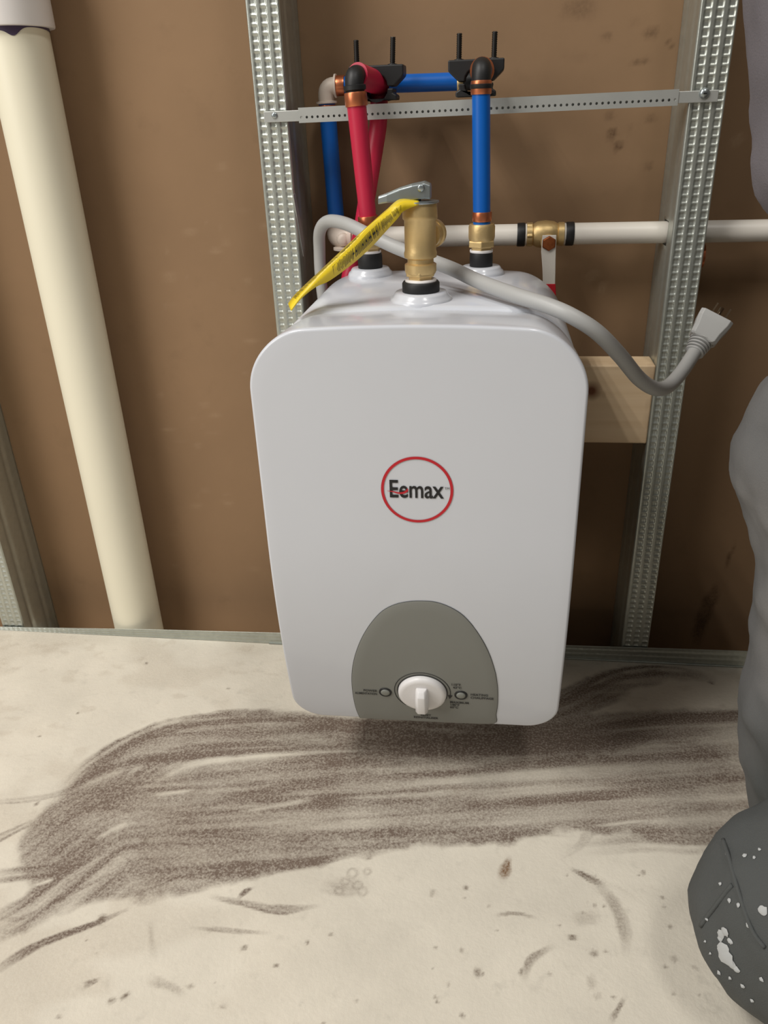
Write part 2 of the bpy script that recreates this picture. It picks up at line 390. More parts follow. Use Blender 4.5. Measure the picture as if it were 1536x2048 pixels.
# ------------------------------------------------------------------ back wall: bare brown board
WY = .078
def make_wall():
    U = axis_lines(-2.6, -.5, .62, 2.6, .004, .2); W = np.concatenate([[-.0595], axis_lines(-.03, 0, .80, 2.6, .004, .2)])
    GX, GZ = np.meshgrid(U, W)
    st = np.zeros(GX.shape); sc = np.zeros(GX.shape)
    def wp(px): return [tuple(at(x, y, Y=WY)[[0, 2]]) for x, y in px]
    for px, hw, k in (([(1395,1290),(1405,1235),(1425,1190),(1432,1165)], [.010,.013,.010,.003], .9), ([(1448,1150),(1458,1118),(1470,1085)], [.004,.003,.002], .9),
                      ([(1255,45),(1300,40)], [.004,.004], .7), ([(1285,68),(1320,62)], [.005,.006], .7), ([(1200,75),(1225,72)], [.004,.004], .5), ([(1262,125),(1300,120)], [.004,.004], .5), ([(1335,90),(1345,85)], [.006,.006], .5),
                      ([(1210,235),(1230,228)], [.006,.005], .7), ([(1215,270),(1235,266)], [.007,.006], .6), ([(1245,255),(1268,258)], [.005,.006], .6), ([(1225,295),(1245,290)], [.006,.005], .6), ([(1290,240),(1312,236)], [.004,.005], .55),
                      ([(1290,330),(1305,335)], [.005,.005], .5), ([(845,290),(850,240)], [.008,.004], .25), ([(1210,385),(1216,388)], [.003,.003], .7), ([(1100,20),(1200,15)], [.010,.012], .25)):
        f = stroke_field(GX, GZ, wp(px), hw, int(px[0][0]), streak=40, along=30, soft=.6)*k; st = np.maximum(st, np.clip(f*1.4, 0, 1))
    for i in range(46):
        a = at(RNG.uniform(320, 560), RNG.uniform(300, 1240), Y=WY)
        l = RNG.uniform(.001, .012); 
        d = np.hypot((GX-a[0])/l, (GZ-a[2])/.0035); sc = np.maximum(sc, np.clip(1.2-d, 0, 1)*RNG.uniform(.05, .28))
    for px in ([(1165,560),(1205,545)], [(1200,590),(1210,560)], [(1460,290),(1490,270)]):
        sc = np.maximum(sc, stroke_field(GX, GZ, wp(px), .006, 3, streak=60)*.35)
    M = stain_material('brown_board_paper', rgb(142, 114, 86), .05, [('stain', rgb(74, 52, 34), .8), ('scuff', rgb(186, 160, 130), .8)], .75, 5, 300, .06)
    o = grid_object('wall_back', U, W, lambda u, v: (u, np.full(u.shape, WY), v), M, {'stain': st, 'scuff': sc})
    o['kind'] = 'structure'
    # turn the faces towards the room
    o.data.flip_normals(); return o
make_wall()

# ------------------------------------------------------------------ galvanised studs and floor track
def knurl(u, s, pitch=.0072):
    """three columns of square dimples; u across 0..1, s along in metres"""
    d = np.zeros(np.broadcast(u, s).shape)
    for c in (.21, .52, .84):
        a = np.clip((.105-np.abs(u-c))/.035, 0, 1); b = np.clip((.40-np.abs(((s/pitch) % 1)-.5))/.13, 0, 1)
        d = d+a*(.25+.75*b)
    return d*.0012
def stud(x0, name, label, web_side, hole=None, ztop=2.6, width=.032):
    root = thing(name, (x0, 0, 0), label, 'stud', 'steel wall studs')
    # knurled face
    z = np.concatenate([np.concatenate([[-.055], np.arange(.0015, .92, .0009)]), np.arange(.92, ztop, .2), [ztop]])
    us = np.linspace(0, 1, 49)
    GU, GZ = np.meshgrid(us, z)
    edge = np.clip(np.minimum(GU, 1-GU)/.045, 0, 1); rnd = .0016*(1-np.sqrt(1-(1-edge)**2))
    Y = knurl(GU, GZ)*np.where(GZ < .95, 1, 0)+rnd
    def quad_obj(nm, X, Yv, Z, keep=None, solid=True):
        k, n = X.shape; idx = np.arange(k*n).reshape(k, n)
        q = np.stack([idx[:-1, :-1], idx[:-1, 1:], idx[1:, 1:], idx[1:, :-1]], -1).reshape(-1, 4)
        if keep is not None: q = q[keep.reshape(-1)]
        me = bpy.data.meshes.new(nm)
        me.from_pydata(np.stack([X-x0, Yv, Z], -1).reshape(-1, 3).tolist(), [], q.tolist())
        me.polygons.foreach_set('use_smooth', np.ones(len(me.polygons), bool)); me.materials.append(M_galv)
        o = bpy.data.objects.new(nm, me); COL.objects.link(o); o.parent = root
        if solid: s = o.modifiers.new('solid', 'SOLIDIFY'); s.thickness = .0006; s.offset = 0
        return o
    quad_obj('face_flange', x0+GU*width, Y, GZ, solid=False)
    # web with two shallow stiffening ribs and a punched opening
    xw = x0+width-.0003 if web_side > 0 else x0+.0003
    y = np.linspace(.0016, WY-.001, 40); z2 = np.concatenate([[-.055], np.arange(.0015, .90, .004), np.arange(.92, ztop, .2), [ztop]])
    GY, GZ2 = np.meshgrid(y, z2)
    rib = .0016*np.exp(-((GY-.022)/.004)**2)+.0016*np.exp(-((GY-.056)/.004)**2)
    dm = .0006*(np.sin(GZ2*2*np.pi/.0072) > .2)*(np.abs(GY-.066) < .007)
    keep = None
    if hole:
        cy = (GY[:-1, :-1]+GY[1:, 1:])/2; cz = (GZ2[:-1, :-1]+GZ2[1:, 1:])/2
        keep = ~((np.abs(cy-hole[0]) < .0135) & (np.abs(cz-hole[1]) < .0135))
    quad_obj('web', np.full(GY.shape, xw)-web_side*rib-web_side*dm, GY, GZ2, keep)
    # back flange and returns
    b = MB().box((x0, WY-.0012, -.055), (x0+width, WY-.0004, ztop)); b.build('back_flange', M_galv, root)
    xo = x0 if web_side > 0 else x0+width
    s = 1 if web_side > 0 else -1
    MB().box((min(xo, xo+s*.0006), 0.0016, -.055), (max(xo, xo+s*.0006), .008, ztop)).build('return_lip', M_galv, root)
    return root
S = .4064
st1 = stud(0.0, 'metal_stud', 'knurled galvanised steel stud behind the left side of the white water heater', 1)
st2 = stud(S, 'metal_stud', 'knurled galvanised steel stud beside the grey plug, crossed by the white pipe', -1, hole=(.040, .5095))
st3 = stud(-.436, 'metal_stud', 'knurled galvanised steel stud at the far left edge beside the cream drain pipe', 1)
# a thin plate of lighter steel on the web of the left stud
a = at(590, 388, X=.0332); b_ = at(612, 510, X=.0332)
MB().prism([(.0322, a[1]-.006, a[2]), (.0322, a[1]+.004, a[2]), (.0322, b_[1]+.000, b_[2]+.012), (.0322, b_[1]-.010, b_[2])], (.0006, 0, 0)).build('web_plate', M_galv2, st1)
def track():
    """front leg of the floor track; it sinks into the cement skim towards the left"""
    z = np.linspace(.0, 1, 28); xs = np.arange(-1.3, 1.5, .0018)
    T = np.array([at(px, py, Y=-.003)[[0, 2]] for px, py in ((0, 1254), (300, 1259), (562, 1266), (1142, 1291), (1466, 1301))])
    top = np.interp(xs, T[:, 0], T[:, 1])
    GX, GV = np.meshgrid(xs, z)
    Y = -.0030+knurl(GV, GX)*.45
    o = grid_object('trim_1', xs, z, lambda u, v: (u, Y, v*top[None, :]), M_galv)
    o['kind'] = 'structure'; o.modifiers.new('solid', 'SOLIDIFY').thickness = .0006
    MB().tube([(-.05, -.0038, .0010), (1.5, -.0038, .0010)], .0010, 8).build('front_lip', M_galv, o)
    MB().box((-1.3, -.0022, -.058), (1.5, -.0010, .002)).build('track_base', M_galv, o)
track()

# ------------------------------------------------------------------ wooden blocking board
def wood_mat():
    M = bpy.data.materials.new('pine'); M.use_nodes = True; nt = M.node_tree; N = nt.nodes; L = nt.links; P = N['Principled BSDF']; P.inputs['Roughness'].default_value = .7
    tc = N.new('ShaderNodeTexCoord'); mp = N.new('ShaderNodeMapping'); mp.inputs['Scale'].default_value = (1.5, 30, 30); L.new(tc.outputs['Object'], mp.inputs[0])
    nz = N.new('ShaderNodeTexNoise'); nz.inputs['Scale'].default_value = 4; nz.inputs['Detail'].default_value = 6; nz.inputs['Distortion'].default_value = .6; L.new(mp.outputs[0], nz.inputs['Vector'])
    mx = N.new('ShaderNodeMix'); mx.data_type = 'RGBA'; mx.inputs[6].default_value = rgb(226, 202, 168); mx.inputs[7].default_value = rgb(200, 170, 132); L.new(nz.outputs['Fac'], mx.inputs[0])
    # smudges and one knot
    n2 = N.new('ShaderNodeTexNoise'); n2.inputs['Scale'].default_value = 22; L.new(tc.outputs['Object'], n2.inputs['Vector'])
    r2 = N.new('ShaderNodeMapRange'); r2.inputs[1].default_value = .56; r2.inputs[2].default_value = .75; r2.inputs[4].default_value = .55; L.new(n2.outputs['Fac'], r2.inputs[0])
    m2 = N.new('ShaderNodeMix'); m2.data_type = 'RGBA'; L.new(r2.outputs[0], m2.inputs[0]); L.new(mx.outputs[2], m2.inputs[6]); m2.inputs[7].default_value = rgb(120, 88, 58)
    kn = at(1183, 782, Y=0)
    d = N.new('ShaderNodeVectorMath'); d.operation = 'DISTANCE'; L.new(tc.outputs['Object'], d.inputs[0]); d.inputs[1].default_value = (kn[0]-.032, 0, kn[2]-.293)
    r3 = N.new('ShaderNodeMapRange'); r3.inputs[1].default_value = .012; r3.inputs[2].default_value = .003; L.new(d.outputs['Value'], r3.inputs[0])
    m3 = N.new('ShaderNodeMix'); m3.data_type = 'RGBA'; L.new(r3.outputs[0], m3.inputs[0]); L.new(m2.outputs[2], m3.inputs[6]); m3.inputs[7].default_value = rgb(104, 58, 28)
    L.new(m3.outputs[2], P.inputs['Base Color']); return M
o = MB().box((.0325, .0005, .293), (S-.0003, .038, .381)).build('wood_blocking', wood_mat(), None, bevel=.0015, loc=(.032, 0, .293))
tag(o, 'raw pine board with a knot fixed between studs behind the heater', 'board')

# ------------------------------------------------------------------ cream drain pipe on the left
def drain():
    PY = .034; R = .0322
    a = at((-2+121)/2, 200, Y=PY); b = at((235+325)/2, 1262, Y=PY)
    ax = (a[0]+b[0])/2
    root = thing('drain_pipe', (ax, PY, 0), 'thick cream plastic drain pipe rising from the floor at the left', 'pipe')
    def x_at(z): return b[0]+(a[0]-b[0])*(z-b[2])/(a[2]-b[2])
    zj = at(60, 48, Y=PY-R)[2]
    MB().tube([(x_at(-.0585), PY, -.0585), (x_at(zj), PY, zj+.01)], R, 48).build('pipe', M_pvc, root, auto=50)
    MB().lathe((x_at(zj), PY, zj), [(R+.0005, 0), (R+.0062, .0003), (R+.0066, .0015), (R+.0066, .085), (R, .088), (R, 1.6)], n=48).build('coupling', M_pvc2, root, auto=50)
    # primer that ran out of the joint
    m = MB(); n = 96; rings = []
    for k in range(2):
        ring = []
        for j in range(n):
            t = 2*math.pi*j/n; drip = .0022+.0012*math.sin(3*t)+.006*math.exp(-((t-5.15)/.22)**2)
            z = zj+.0006 if k == 0 else zj-drip
            ring.append((x_at(z)+(R+.0004)*math.cos(t), PY+(R+.0004)*math.sin(t), z))
        rings.append(ring)
    m.loft(rings, False, False); m.build('primer_ring', M_purple, root)
drain()

# ------------------------------------------------------------------ water heater
HX0, HX1, HZ0, HZ1 = .0465, .3070, .0855, .4800
HC = (HX0+HX1)/2
def yface(z): return -.260+.62*np.maximum(0, .305-z)**2
def surf(px, py):
    y = -.26
    for _ in range(8): q = at(px, py, Y=y); y = float(yface(q[2]))
    return q
def outline(inset=0.0, n=20, rt=.046, rb=.030, arch=.006):
    """rounded front outline, wider corners at the top and a gently arched top edge"""
    x0, x1, z0, z1 = HX0+inset, HX1-inset, HZ0+inset, HZ1-inset
    pts = []
    def arc(cx, cz, r, a0, a1):
        for t in np.linspace(a0, a1, n): pts.append([cx+r*math.cos(t), cz+r*math.sin(t)])
    rt = max(rt-inset, .004); rb = max(rb-inset, .004); h = math.pi/2
    arc(x0+rb, z0+rb, rb, 2*h, 3*h); 
    pts += [[x, z0] for x in np.linspace(x0+rb, x1-rb, 14)[1:-1]]
    arc(x1-rb, z0+rb, rb, 3*h, 4*h); pts += [[x1, z] for z in np.linspace(z0+rb, z1-rt, 24)[1:-1]]
    arc(x1-rt, z1-rt, rt, 0, h); pts += [[x, z1] for x in np.linspace(x1-rt, x0+rt, 24)[1:-1]]
    arc(x0+rt, z1-rt, rt, h, 2*h); pts += [[x0, z] for z in np.linspace(z1-rt, z0+rb, 24)[1:-1]]
    P = np.array(pts); 
    up = np.clip((P[:, 1]-(z1-rt))/rt, 0, 1)
    P[:, 1] += arch*up*(1-((P[:, 0]-HC)/((x1-x0)/2))**2)
    lean = .0045*np.clip((x1-P[:, 0])/(x1-x0), 0, 1)*np.clip((z0+.12-P[:, 1])/.12, 0, 1)
    P[:, 1] -= lean
    return P
heater = thing('water_heater', (HC, -.13, HZ0), 'white wall-hung electric water heater with grey control panel and round logo', 'water heater')
def ring3(P, y, wgt):
    return [(q[0], y+wgt*(float(yface(q[1]))+.26), q[1]) for q in P]
def shells():
    rings = [ring3(outline(.0085), -.186, .0), ring3(outline(.0050), -.186, .05), ring3(outline(.0036), -.194, .15), ring3(outline(.0012), -.228, .55), ring3(outline(.0), -.2545, .95)]
    R = .0026
    for t in np.linspace(0, math.pi/2, 8)[1:]:
        rings.append(ring3(outline(R*(1-math.cos(t))), -.2574-R*math.sin(t), 1.0))
    base = outline(R); c = np.array([HC, .29])
    for k in (.94, .8, .6, .4, .2): rings.append(ring3(c+(base-c)*k, -.260, 1.0))
    m = MB().loft(rings, True, False)
    n = len(base); b0 = (len(rings)-1)*n; m.add([(c[0], float(yface(c[1])), c[1])], [])
    m.f += [(b0+j, b0+(j+1) % n, len(m.v)-1) for j in range(n)]; m.sm += [True]*n
    m.build('front_cover', M_shell, heater, auto=50)
    r2 = [ring3(outline(.0090), -.181, 0)] if False else []
    for ins, y in ((.010, -.1875), (.0030, -.1850), (.0016, -.182), (.0015, -.02), (.0030, -.006), (.0075, -.002)):
        r2.append(ring3(outline(ins, rt=.050), y, 0))
    MB().loft(r2, True, True).build('rear_shell', M_shell, heater, auto=50)
shells()
ZT = .4860
def boss(px, py, r, h, name='top_boss'):
    q = at(px, py, Z=ZT+h*.5)
    z0 = ZT-.010
    MB().lathe((q[0], q[1], z0), [(r*1.06, 0), (r*1.05, .008), (r*1.0, .0105), (r*.93, .0115), (r*.90, .0115+h*.5), (r*.84, .0115+h), (r*.5, .0115+h)], n=40).build(name, M_shell, heater, auto=60)
    return V(q[0], q[1], z0+.0115+h)
bF = boss(842, 590, .0255, .0035); bL = boss(741, 541, .0215, .003); bR = boss(962, 538, .0215, .003)
def grommet(c, r, h):
    MB().lathe((c[0], c[1], c[2]-.001), [(r*.94, 0), (r, .0012), (r, h*.85), (r*.93, h), (r*.6, h)], n=36).build('black_grommet', M_rubber, heater, auto=50)
grommet(bF, .0158, .0095); grommet(bL, .0122, .015); grommet(bR, .0112, .014)

# grey control panel
def surf_poly(name, pts, lift, material, parent, rings=(1, .97, .85, .7, .5, .3, .12), edge=True):
    """star-shaped patch lying on the curved front"""
    P = np.array([[q[0], q[2]] for q in pts]); c = P.mean(0); n = len(P); m = MB(); R = []
    if edge: R.append([(x, float(yface(z))+.0008, z) for x, z in P])
    for i, k in enumerate(rings):
        l = lift*(.55 if (i == 0 and edge) else 1)
        R.append([(x, float(yface(z))-l, z) for x, z in c+(P-c)*k])
    m.loft(R, False, True); return m.build(name, material, parent, auto=50)
arch_px = [(722,1439),(712,1415),(706,1385),(704,1355),(707,1325),(715,1297),(727,1270),(744,1244),(765,1222),(790,1209),(818,1203),(845,1202),(870,1204),(895,1212),(920,1226),(940,1245),(957,1268),(972,1294),(983,1320),(991,1348),(995,1378),(995,1405),(992,1428),(987,1446),(920,1445),(855,1443),(790,1441)]
arch = [surf(*q) for q in spline([(*q, 0) for q in arch_px+arch_px[:1]], 4)[:-1] for q in [(q[0], q[1])]]
for q in arch: q[2] = max(q[2], HZ0+.0006-.0045*(HX1-q[0])/(HX1-HX0)); q[1] = float(yface(q[2]))
panel = surf_poly('control_panel', arch, .0012, M_panel, heater)
ca = np.mean(arch, 0)
seam = [ca+(q-ca)*1.006 for q in arch]
surf_poly('panel_gap_shade', seam, .0003, M_ink, heater, rings=(1, .9), edge=False)  # thin black sheet drawing the shaded gap round the panel

# knob and its ring
KC = surf(845, 1382)
slope = float(yface(KC[2]-.01)-yface(KC[2]+.01))/.02
KN = np.array([0, -1, -slope]); KN /= np.linalg.norm(KN); KU = np.array([0, -slope, 1]); KU /= np.linalg.norm(KU)
knob = MB().lathe(KC, [(.0232, .0006), (.0232, .0030), (.0226, .0050), (.0210, .0064), (.0185, .0068), (.002, .0070)], axis=KN, n=48).build('knob', M_knob, heater, auto=50)
g = MB(); gp = []
for k, (hz, w_, d_) in enumerate(((-.0165, .0054, .0140), (-.0135, .0058, .0172), (-.003, .0058, .0172), (.0085, .0052, .0160), (.0125, .0044, .0115))):
    c = KC+KU*hz
    gp.append([c+KN*.006+V(w_+.0008, 0, 0), c+KN*(d_-.003)+V(w_, 0, 0), c+KN*d_+V(w_*.6, 0, 0), c+KN*d_-V(w_*.6, 0, 0), c+KN*(d_-.003)-V(w_, 0, 0), c+KN*.006-V(w_+.0008, 0, 0)])
g.loft(gp).build('grip', M_knob, knob, bevel=.0006)
def arc_print(name, c, r, a0, a1, wd, parent, material, lift=.0016, n=60):
    m = MB(); vv = []
    for t in np.linspace(a0, a1, n):
        for rr in (r-wd/2, r+wd/2):
            x, z = c[0]+rr*math.cos(t), c[2]+rr*math.sin(t); vv.append((x, float(yface(z))-lift, z))
    m.add(vv, [(2*i, 2*i+1, 2*i+3, 2*i+2) for i in range(n-1)]); return m.build(name, material, parent)
arc_print('dial_line', KC, .0268, math.radians(-10), math.radians(232), .0007, panel, M_ink)
arc_print('dial_gap', KC, .0238, 0, 2*math.pi, .0010, panel, M_ink, n=72)
tz = KC[2]+.0268*math.sin(math.radians(-10)); tx = KC[0]+.0268*math.cos(math.radians(-10))
ar = [(tx-.0022, tz+.0018), (tx+.0024, tz+.0018), (tx-.0004, tz-.0035)]
MB().add([(x, float(yface(z))-.0016, z) for x, z in ar], [(0, 1, 2)], False).build('dial_arrow', M_ink, panel)
for px, py in ((771, 1382), (922, 1388)):
    c = surf(px, py)
    l = MB().lathe(c, [(.0046, .0008), (.0044, .0022), (.0030, .0028), (.001, .0030)], axis=KN, n=28).build('indicator_light', M_lens, heater)
    MB().lathe(c, [(.0062, .0009), (.0062, .0019), (.0056, .0021), (.0046, .0019), (.0046, .0009)], axis=KN, n=28).build('bezel', M_ink, l)
def lettering(name, body, px, py, size, parent, material, align='CENTER', lift=.0017, offset=0.0, sx=1.0, surfY=True):
    c = surf(px, py); vv, ff = text_mesh(body, size, align, offset)
    m = MB(); m.add([(c[0]+x*sx, float(yface(c[2]+y))-lift, c[2]+y) for x, y in vv], ff, False)
    return m.build(name, material, parent)
for body, px, py, al in (('POWER', 755, 1382, 'RIGHT'), ('ALIMENTATION', 755, 1388, 'RIGHT'), ('HEATING', 941, 1389, 'LEFT'), ('CHAUFFAGE', 941, 1395, 'LEFT'), ('110°F', 902, 1369, 'LEFT'), ('43°C', 906, 1375, 'LEFT'),
                         ('MAXIMUM', 900, 1404, 'LEFT'), ('140°F', 900, 1409, 'LEFT'), ('60°C', 900, 1414, 'LEFT'), ('RESET', 852, 1430, 'CENTER'), ('REINITIALISER', 852, 1435, 'CENTER')):
    lettering('panel_lettering', body, px, py, .0041, panel, M_ink, al, sx=.74 if body == 'ALIMENTATION' else .95, offset=.00008)

# round logo
LC = surf(834, 980)
arc_print('logo_ring', LC, .0283, 0, 2*math.pi, .0023, heater, M_red_ink, lift=.0005, n=97)
vv, ff = text_mesh('Eemax', .0222, 'CENTER', .0003)
xs_ = [q[0] for q in vv]; w0 = max(xs_)-min(xs_); mid = (max(xs_)+min(xs_))/2
tl, tr = surf(780, 994), surf(888, 996)
k = (tr[0]-tl[0])/w0; cx = (tl[0]+tr[0])/2
m = MB(); m.add([(cx+(x-mid)*k, float(yface(tl[2]+y))-.0005, tl[2]+.0002+y) for x, y in vv], ff, False)
lw = m.build('logo_lettering', M_ink, heater)
sw = [surf(*q) for q in spline([(774,981,0),(784,982,0),(796,985,0),(806,985,0),(814,981,0),(815,976,0)], 6) for q in [(q[0], q[1])]]
wd = np.interp(np.linspace(0, 1, len(sw)), [0, .3, .6, .85, 1], [.0001, .0006, .0009, .0009, .0002])
m = MB(); vv = []
for i, q in enumerate(sw):
    t = sw[min(i+1, len(sw)-1)]-sw[max(i-1, 0)]; nrm = np.array([-t[2], 0, t[0]]); nrm /= np.linalg.norm(nrm)
    for s_ in (-1, 1): e = q+nrm*wd[i]*s_; vv.append((e[0], float(yface(e[2]))-.0008, e[2]))
m.add(vv, [(2*i, 2*i+1, 2*i+3, 2*i+2) for i in range(len(sw)-1)], False); m.build('logo_swoosh', M_red_ink, heater)
vv, ff = text_mesh('TM', .0030, 'LEFT'); c = surf(889, 979)
m = MB(); m.add([(c[0]+x, c[1]-.0005, c[2]+y) for x, y in vv], ff, False); m.build('logo_mark', M_ink, heater)

# ------------------------------------------------------------------ brass relief valve with lever and yellow tag
rv = thing('relief_valve', (bF[0], bF[1], bF[2]+.009), 'brass relief valve with a zinc lever standing on top of the heater', 'valve')
zb = bF[2]+.0088; zt = at(845, 404, Y=bF[1])[2]; H = zt-zb; rr = .0158
MB().lathe((bF[0], bF[1], zb-.002), [(.0112, 0), (.0132, .0005), (.0132, .0032), (.0112, .0036)], n=32).build('thread_tape', M_pvc2, rv)
MB().lathe((bF[0], bF[1], zb), [(.0109, 0), (.0109, .004), (.0134, .0042), (.0134, H*.12), (.0125, H*.15)], n=6, smooth=False).build('hex_base', M_brass, rv, bevel=.0008)
MB().lathe((bF[0], bF[1], zb), [(.0125, H*.10), (.0132, H*.13), (.0132, H*.22), (.0109, H*.24), (.0109, H*.29), (.0134, H*.31), (.0137, H*.36), (.0130, H*.40), (.0130, H*.78), (.0143, H*.80), (.0143, H*.84), (.0140, H*.97), (.0130, H)], n=40).build('body', M_brass, rv, auto=50)
MB().lathe((bF[0]+.006, bF[1]+.006, zb+H*.58), [(.0105, 0), (.0105, .008), (.0118, .0085), (.0118, .012), (.008, .0112)], axis=(.30, .95, 0), n=28).build('side_outlet', M_brass, rv, auto=50)
MB().lathe((bF[0], bF[1], zt-.0006), [(.0153, 0), (.0156, .0006), (.0153, .0016), (.006, .0018)], n=36).build('cap_disc', M_zinc, rv, auto=40)
MB().tube([(bF[0]-.002, bF[1], zt), (bF[0]-.002, bF[1], zt+.007)], .0030, 14).build('stem', M_zinc, rv)
# bent lever reaching out to the left
lv = []
for px, py, wd, th in ((757, 396, .0035, .0030), (775, 391, .0052, .0036), (800, 384, .0062, .0050), (825, 379, .0066, .0060), (850, 375, .0066, .0064), (862, 378, .0060, .0056)):
    q = at(px, py+4, Y=bF[1]); lv.append([q+V(0, -wd, -th), q+V(0, wd, -th), q+V(0, wd, th*.7), q+V(0, wd*.6, th), q+V(0, -wd*.6, th), q+V(0, -wd, th*.7)])
MB().loft(lv, smooth=False).build('lever', M_zinc, rv, bevel=.0008)
q = at(842, 376, Y=bF[1]-.0065); MB().lathe(q, [(.0030, 0), (.0030, .0012), (.0018, .0018)], axis=(0, -1, 0), n=16).build('lever_pin', M_zinc, rv)
# tag: folded strip from the valve cap down to the heater's top left corner
ridge = [at(838, 403, Y=bF[1]-.012), at(812, 404, Y=bF[1]-.018), at(787, 418, Y=bF[1]-.026), at(760, 436, Y=-.180), at(735, 456, Y=-.184), at(706, 489, Y=-.188), at(655, 537, Y=-.194), at(624, 568, Y=-.198), at(600, 594, Y=-.201), at(581, 620, Y=-.204)]
upper = [at(836, 400, Y=bF[1]-.004), at(800, 398, Y=bF[1]-.006), at(772, 420, Y=bF[1]-.012), at(742, 446, Y=-.166), at(720, 466, Y=-.168), at(690, 494, Y=-.171), at(638, 543, Y=-.176), at(606, 573, Y=-.180), at(588, 591, Y=-.184), at(576, 607, Y=-.190)]
lower = [at(838, 408, Y=bF[1]-.016), at(808, 422, Y=bF[1]-.020), at(796, 436, Y=bF[1]-.022), at(768, 467, Y=-.164), at(745, 492, Y=-.167), at(709, 525, Y=-.173), at(660, 561, Y=-.186), at(632, 574, Y=-.196), at(602, 598, Y=-.201), at(583, 622, Y=-.204)]
tg = []
for a, b, c in zip(spline(upper, 5), spline(ridge, 5), spline(lower, 5)): tg.append((a, b, c))
m = MB(); vv = [q for r in tg for q in r]
ff = [(3*i+j, 3*i+j+1, 3*i+j+4, 3*i+j+3) for i in range(len(tg)-1) for j in range(2)]
m.add(vv, ff, True); wt = m.build('warning_tag', M_tag, None, loc=(tg[-1][1]))
so = wt.modifiers.new('solid', 'SOLIDIFY'); so.thickness = .0004
tag(wt, 'folded yellow warning tag with black print hanging from the brass valve', 'tag')
# print on the two faces of the tag
def tag_print(rows, side, kind):
    m = MB()
    for i0, i1, v0, v1 in rows:
        def pt(i, v):
            i = min(max(i, 0), len(tg)-1.001); k = int(i); f = i-k
            A = np.array(tg[k])*(1-f)+np.array(tg[k+1])*f
            a, b = (A[0], A[1]) if side == 0 else (A[1], A[2])
            p = a+(b-a)*v
            nrm = np.cross(A[2]-A[0], np.array(tg[k+1][1])-np.array(tg[k][1])); nrm = nrm/np.linalg.norm(nrm)
            if nrm@(CAM-p) < 0: nrm = -nrm
            return p+nrm*.0007
        m.add([pt(i0, v0), pt(i1, v0), pt(i1, v1), pt(i0, v1)], [(0, 1, 2, 3)], False)
    return m.build('tag_print', M_ink, wt)
rows = []; i = 7.0
while i < 34:
    big = 17 < i < 25
    L_ = .30 if big else .14; v0 = .22 if big else .15+.1*random.random(); v1 = .78 if big else .62+.25*random.random()
    rows.append((i, i+L_*.55, v0, v1)); i += L_*1.25+(.25 if random.random() < .13 else 0)
    if big and random.random() < .5: rows.append((i-.2, i+.15, .45, .56))
tag_print(rows, 1, 0)
rows = []; i = 22.0
while i < 41: rows.append((i, i+.07, .22, .55+.3*random.random())); i += .16+(.2 if random.random() < .12 else 0)
tag_print(rows, 0, 0)

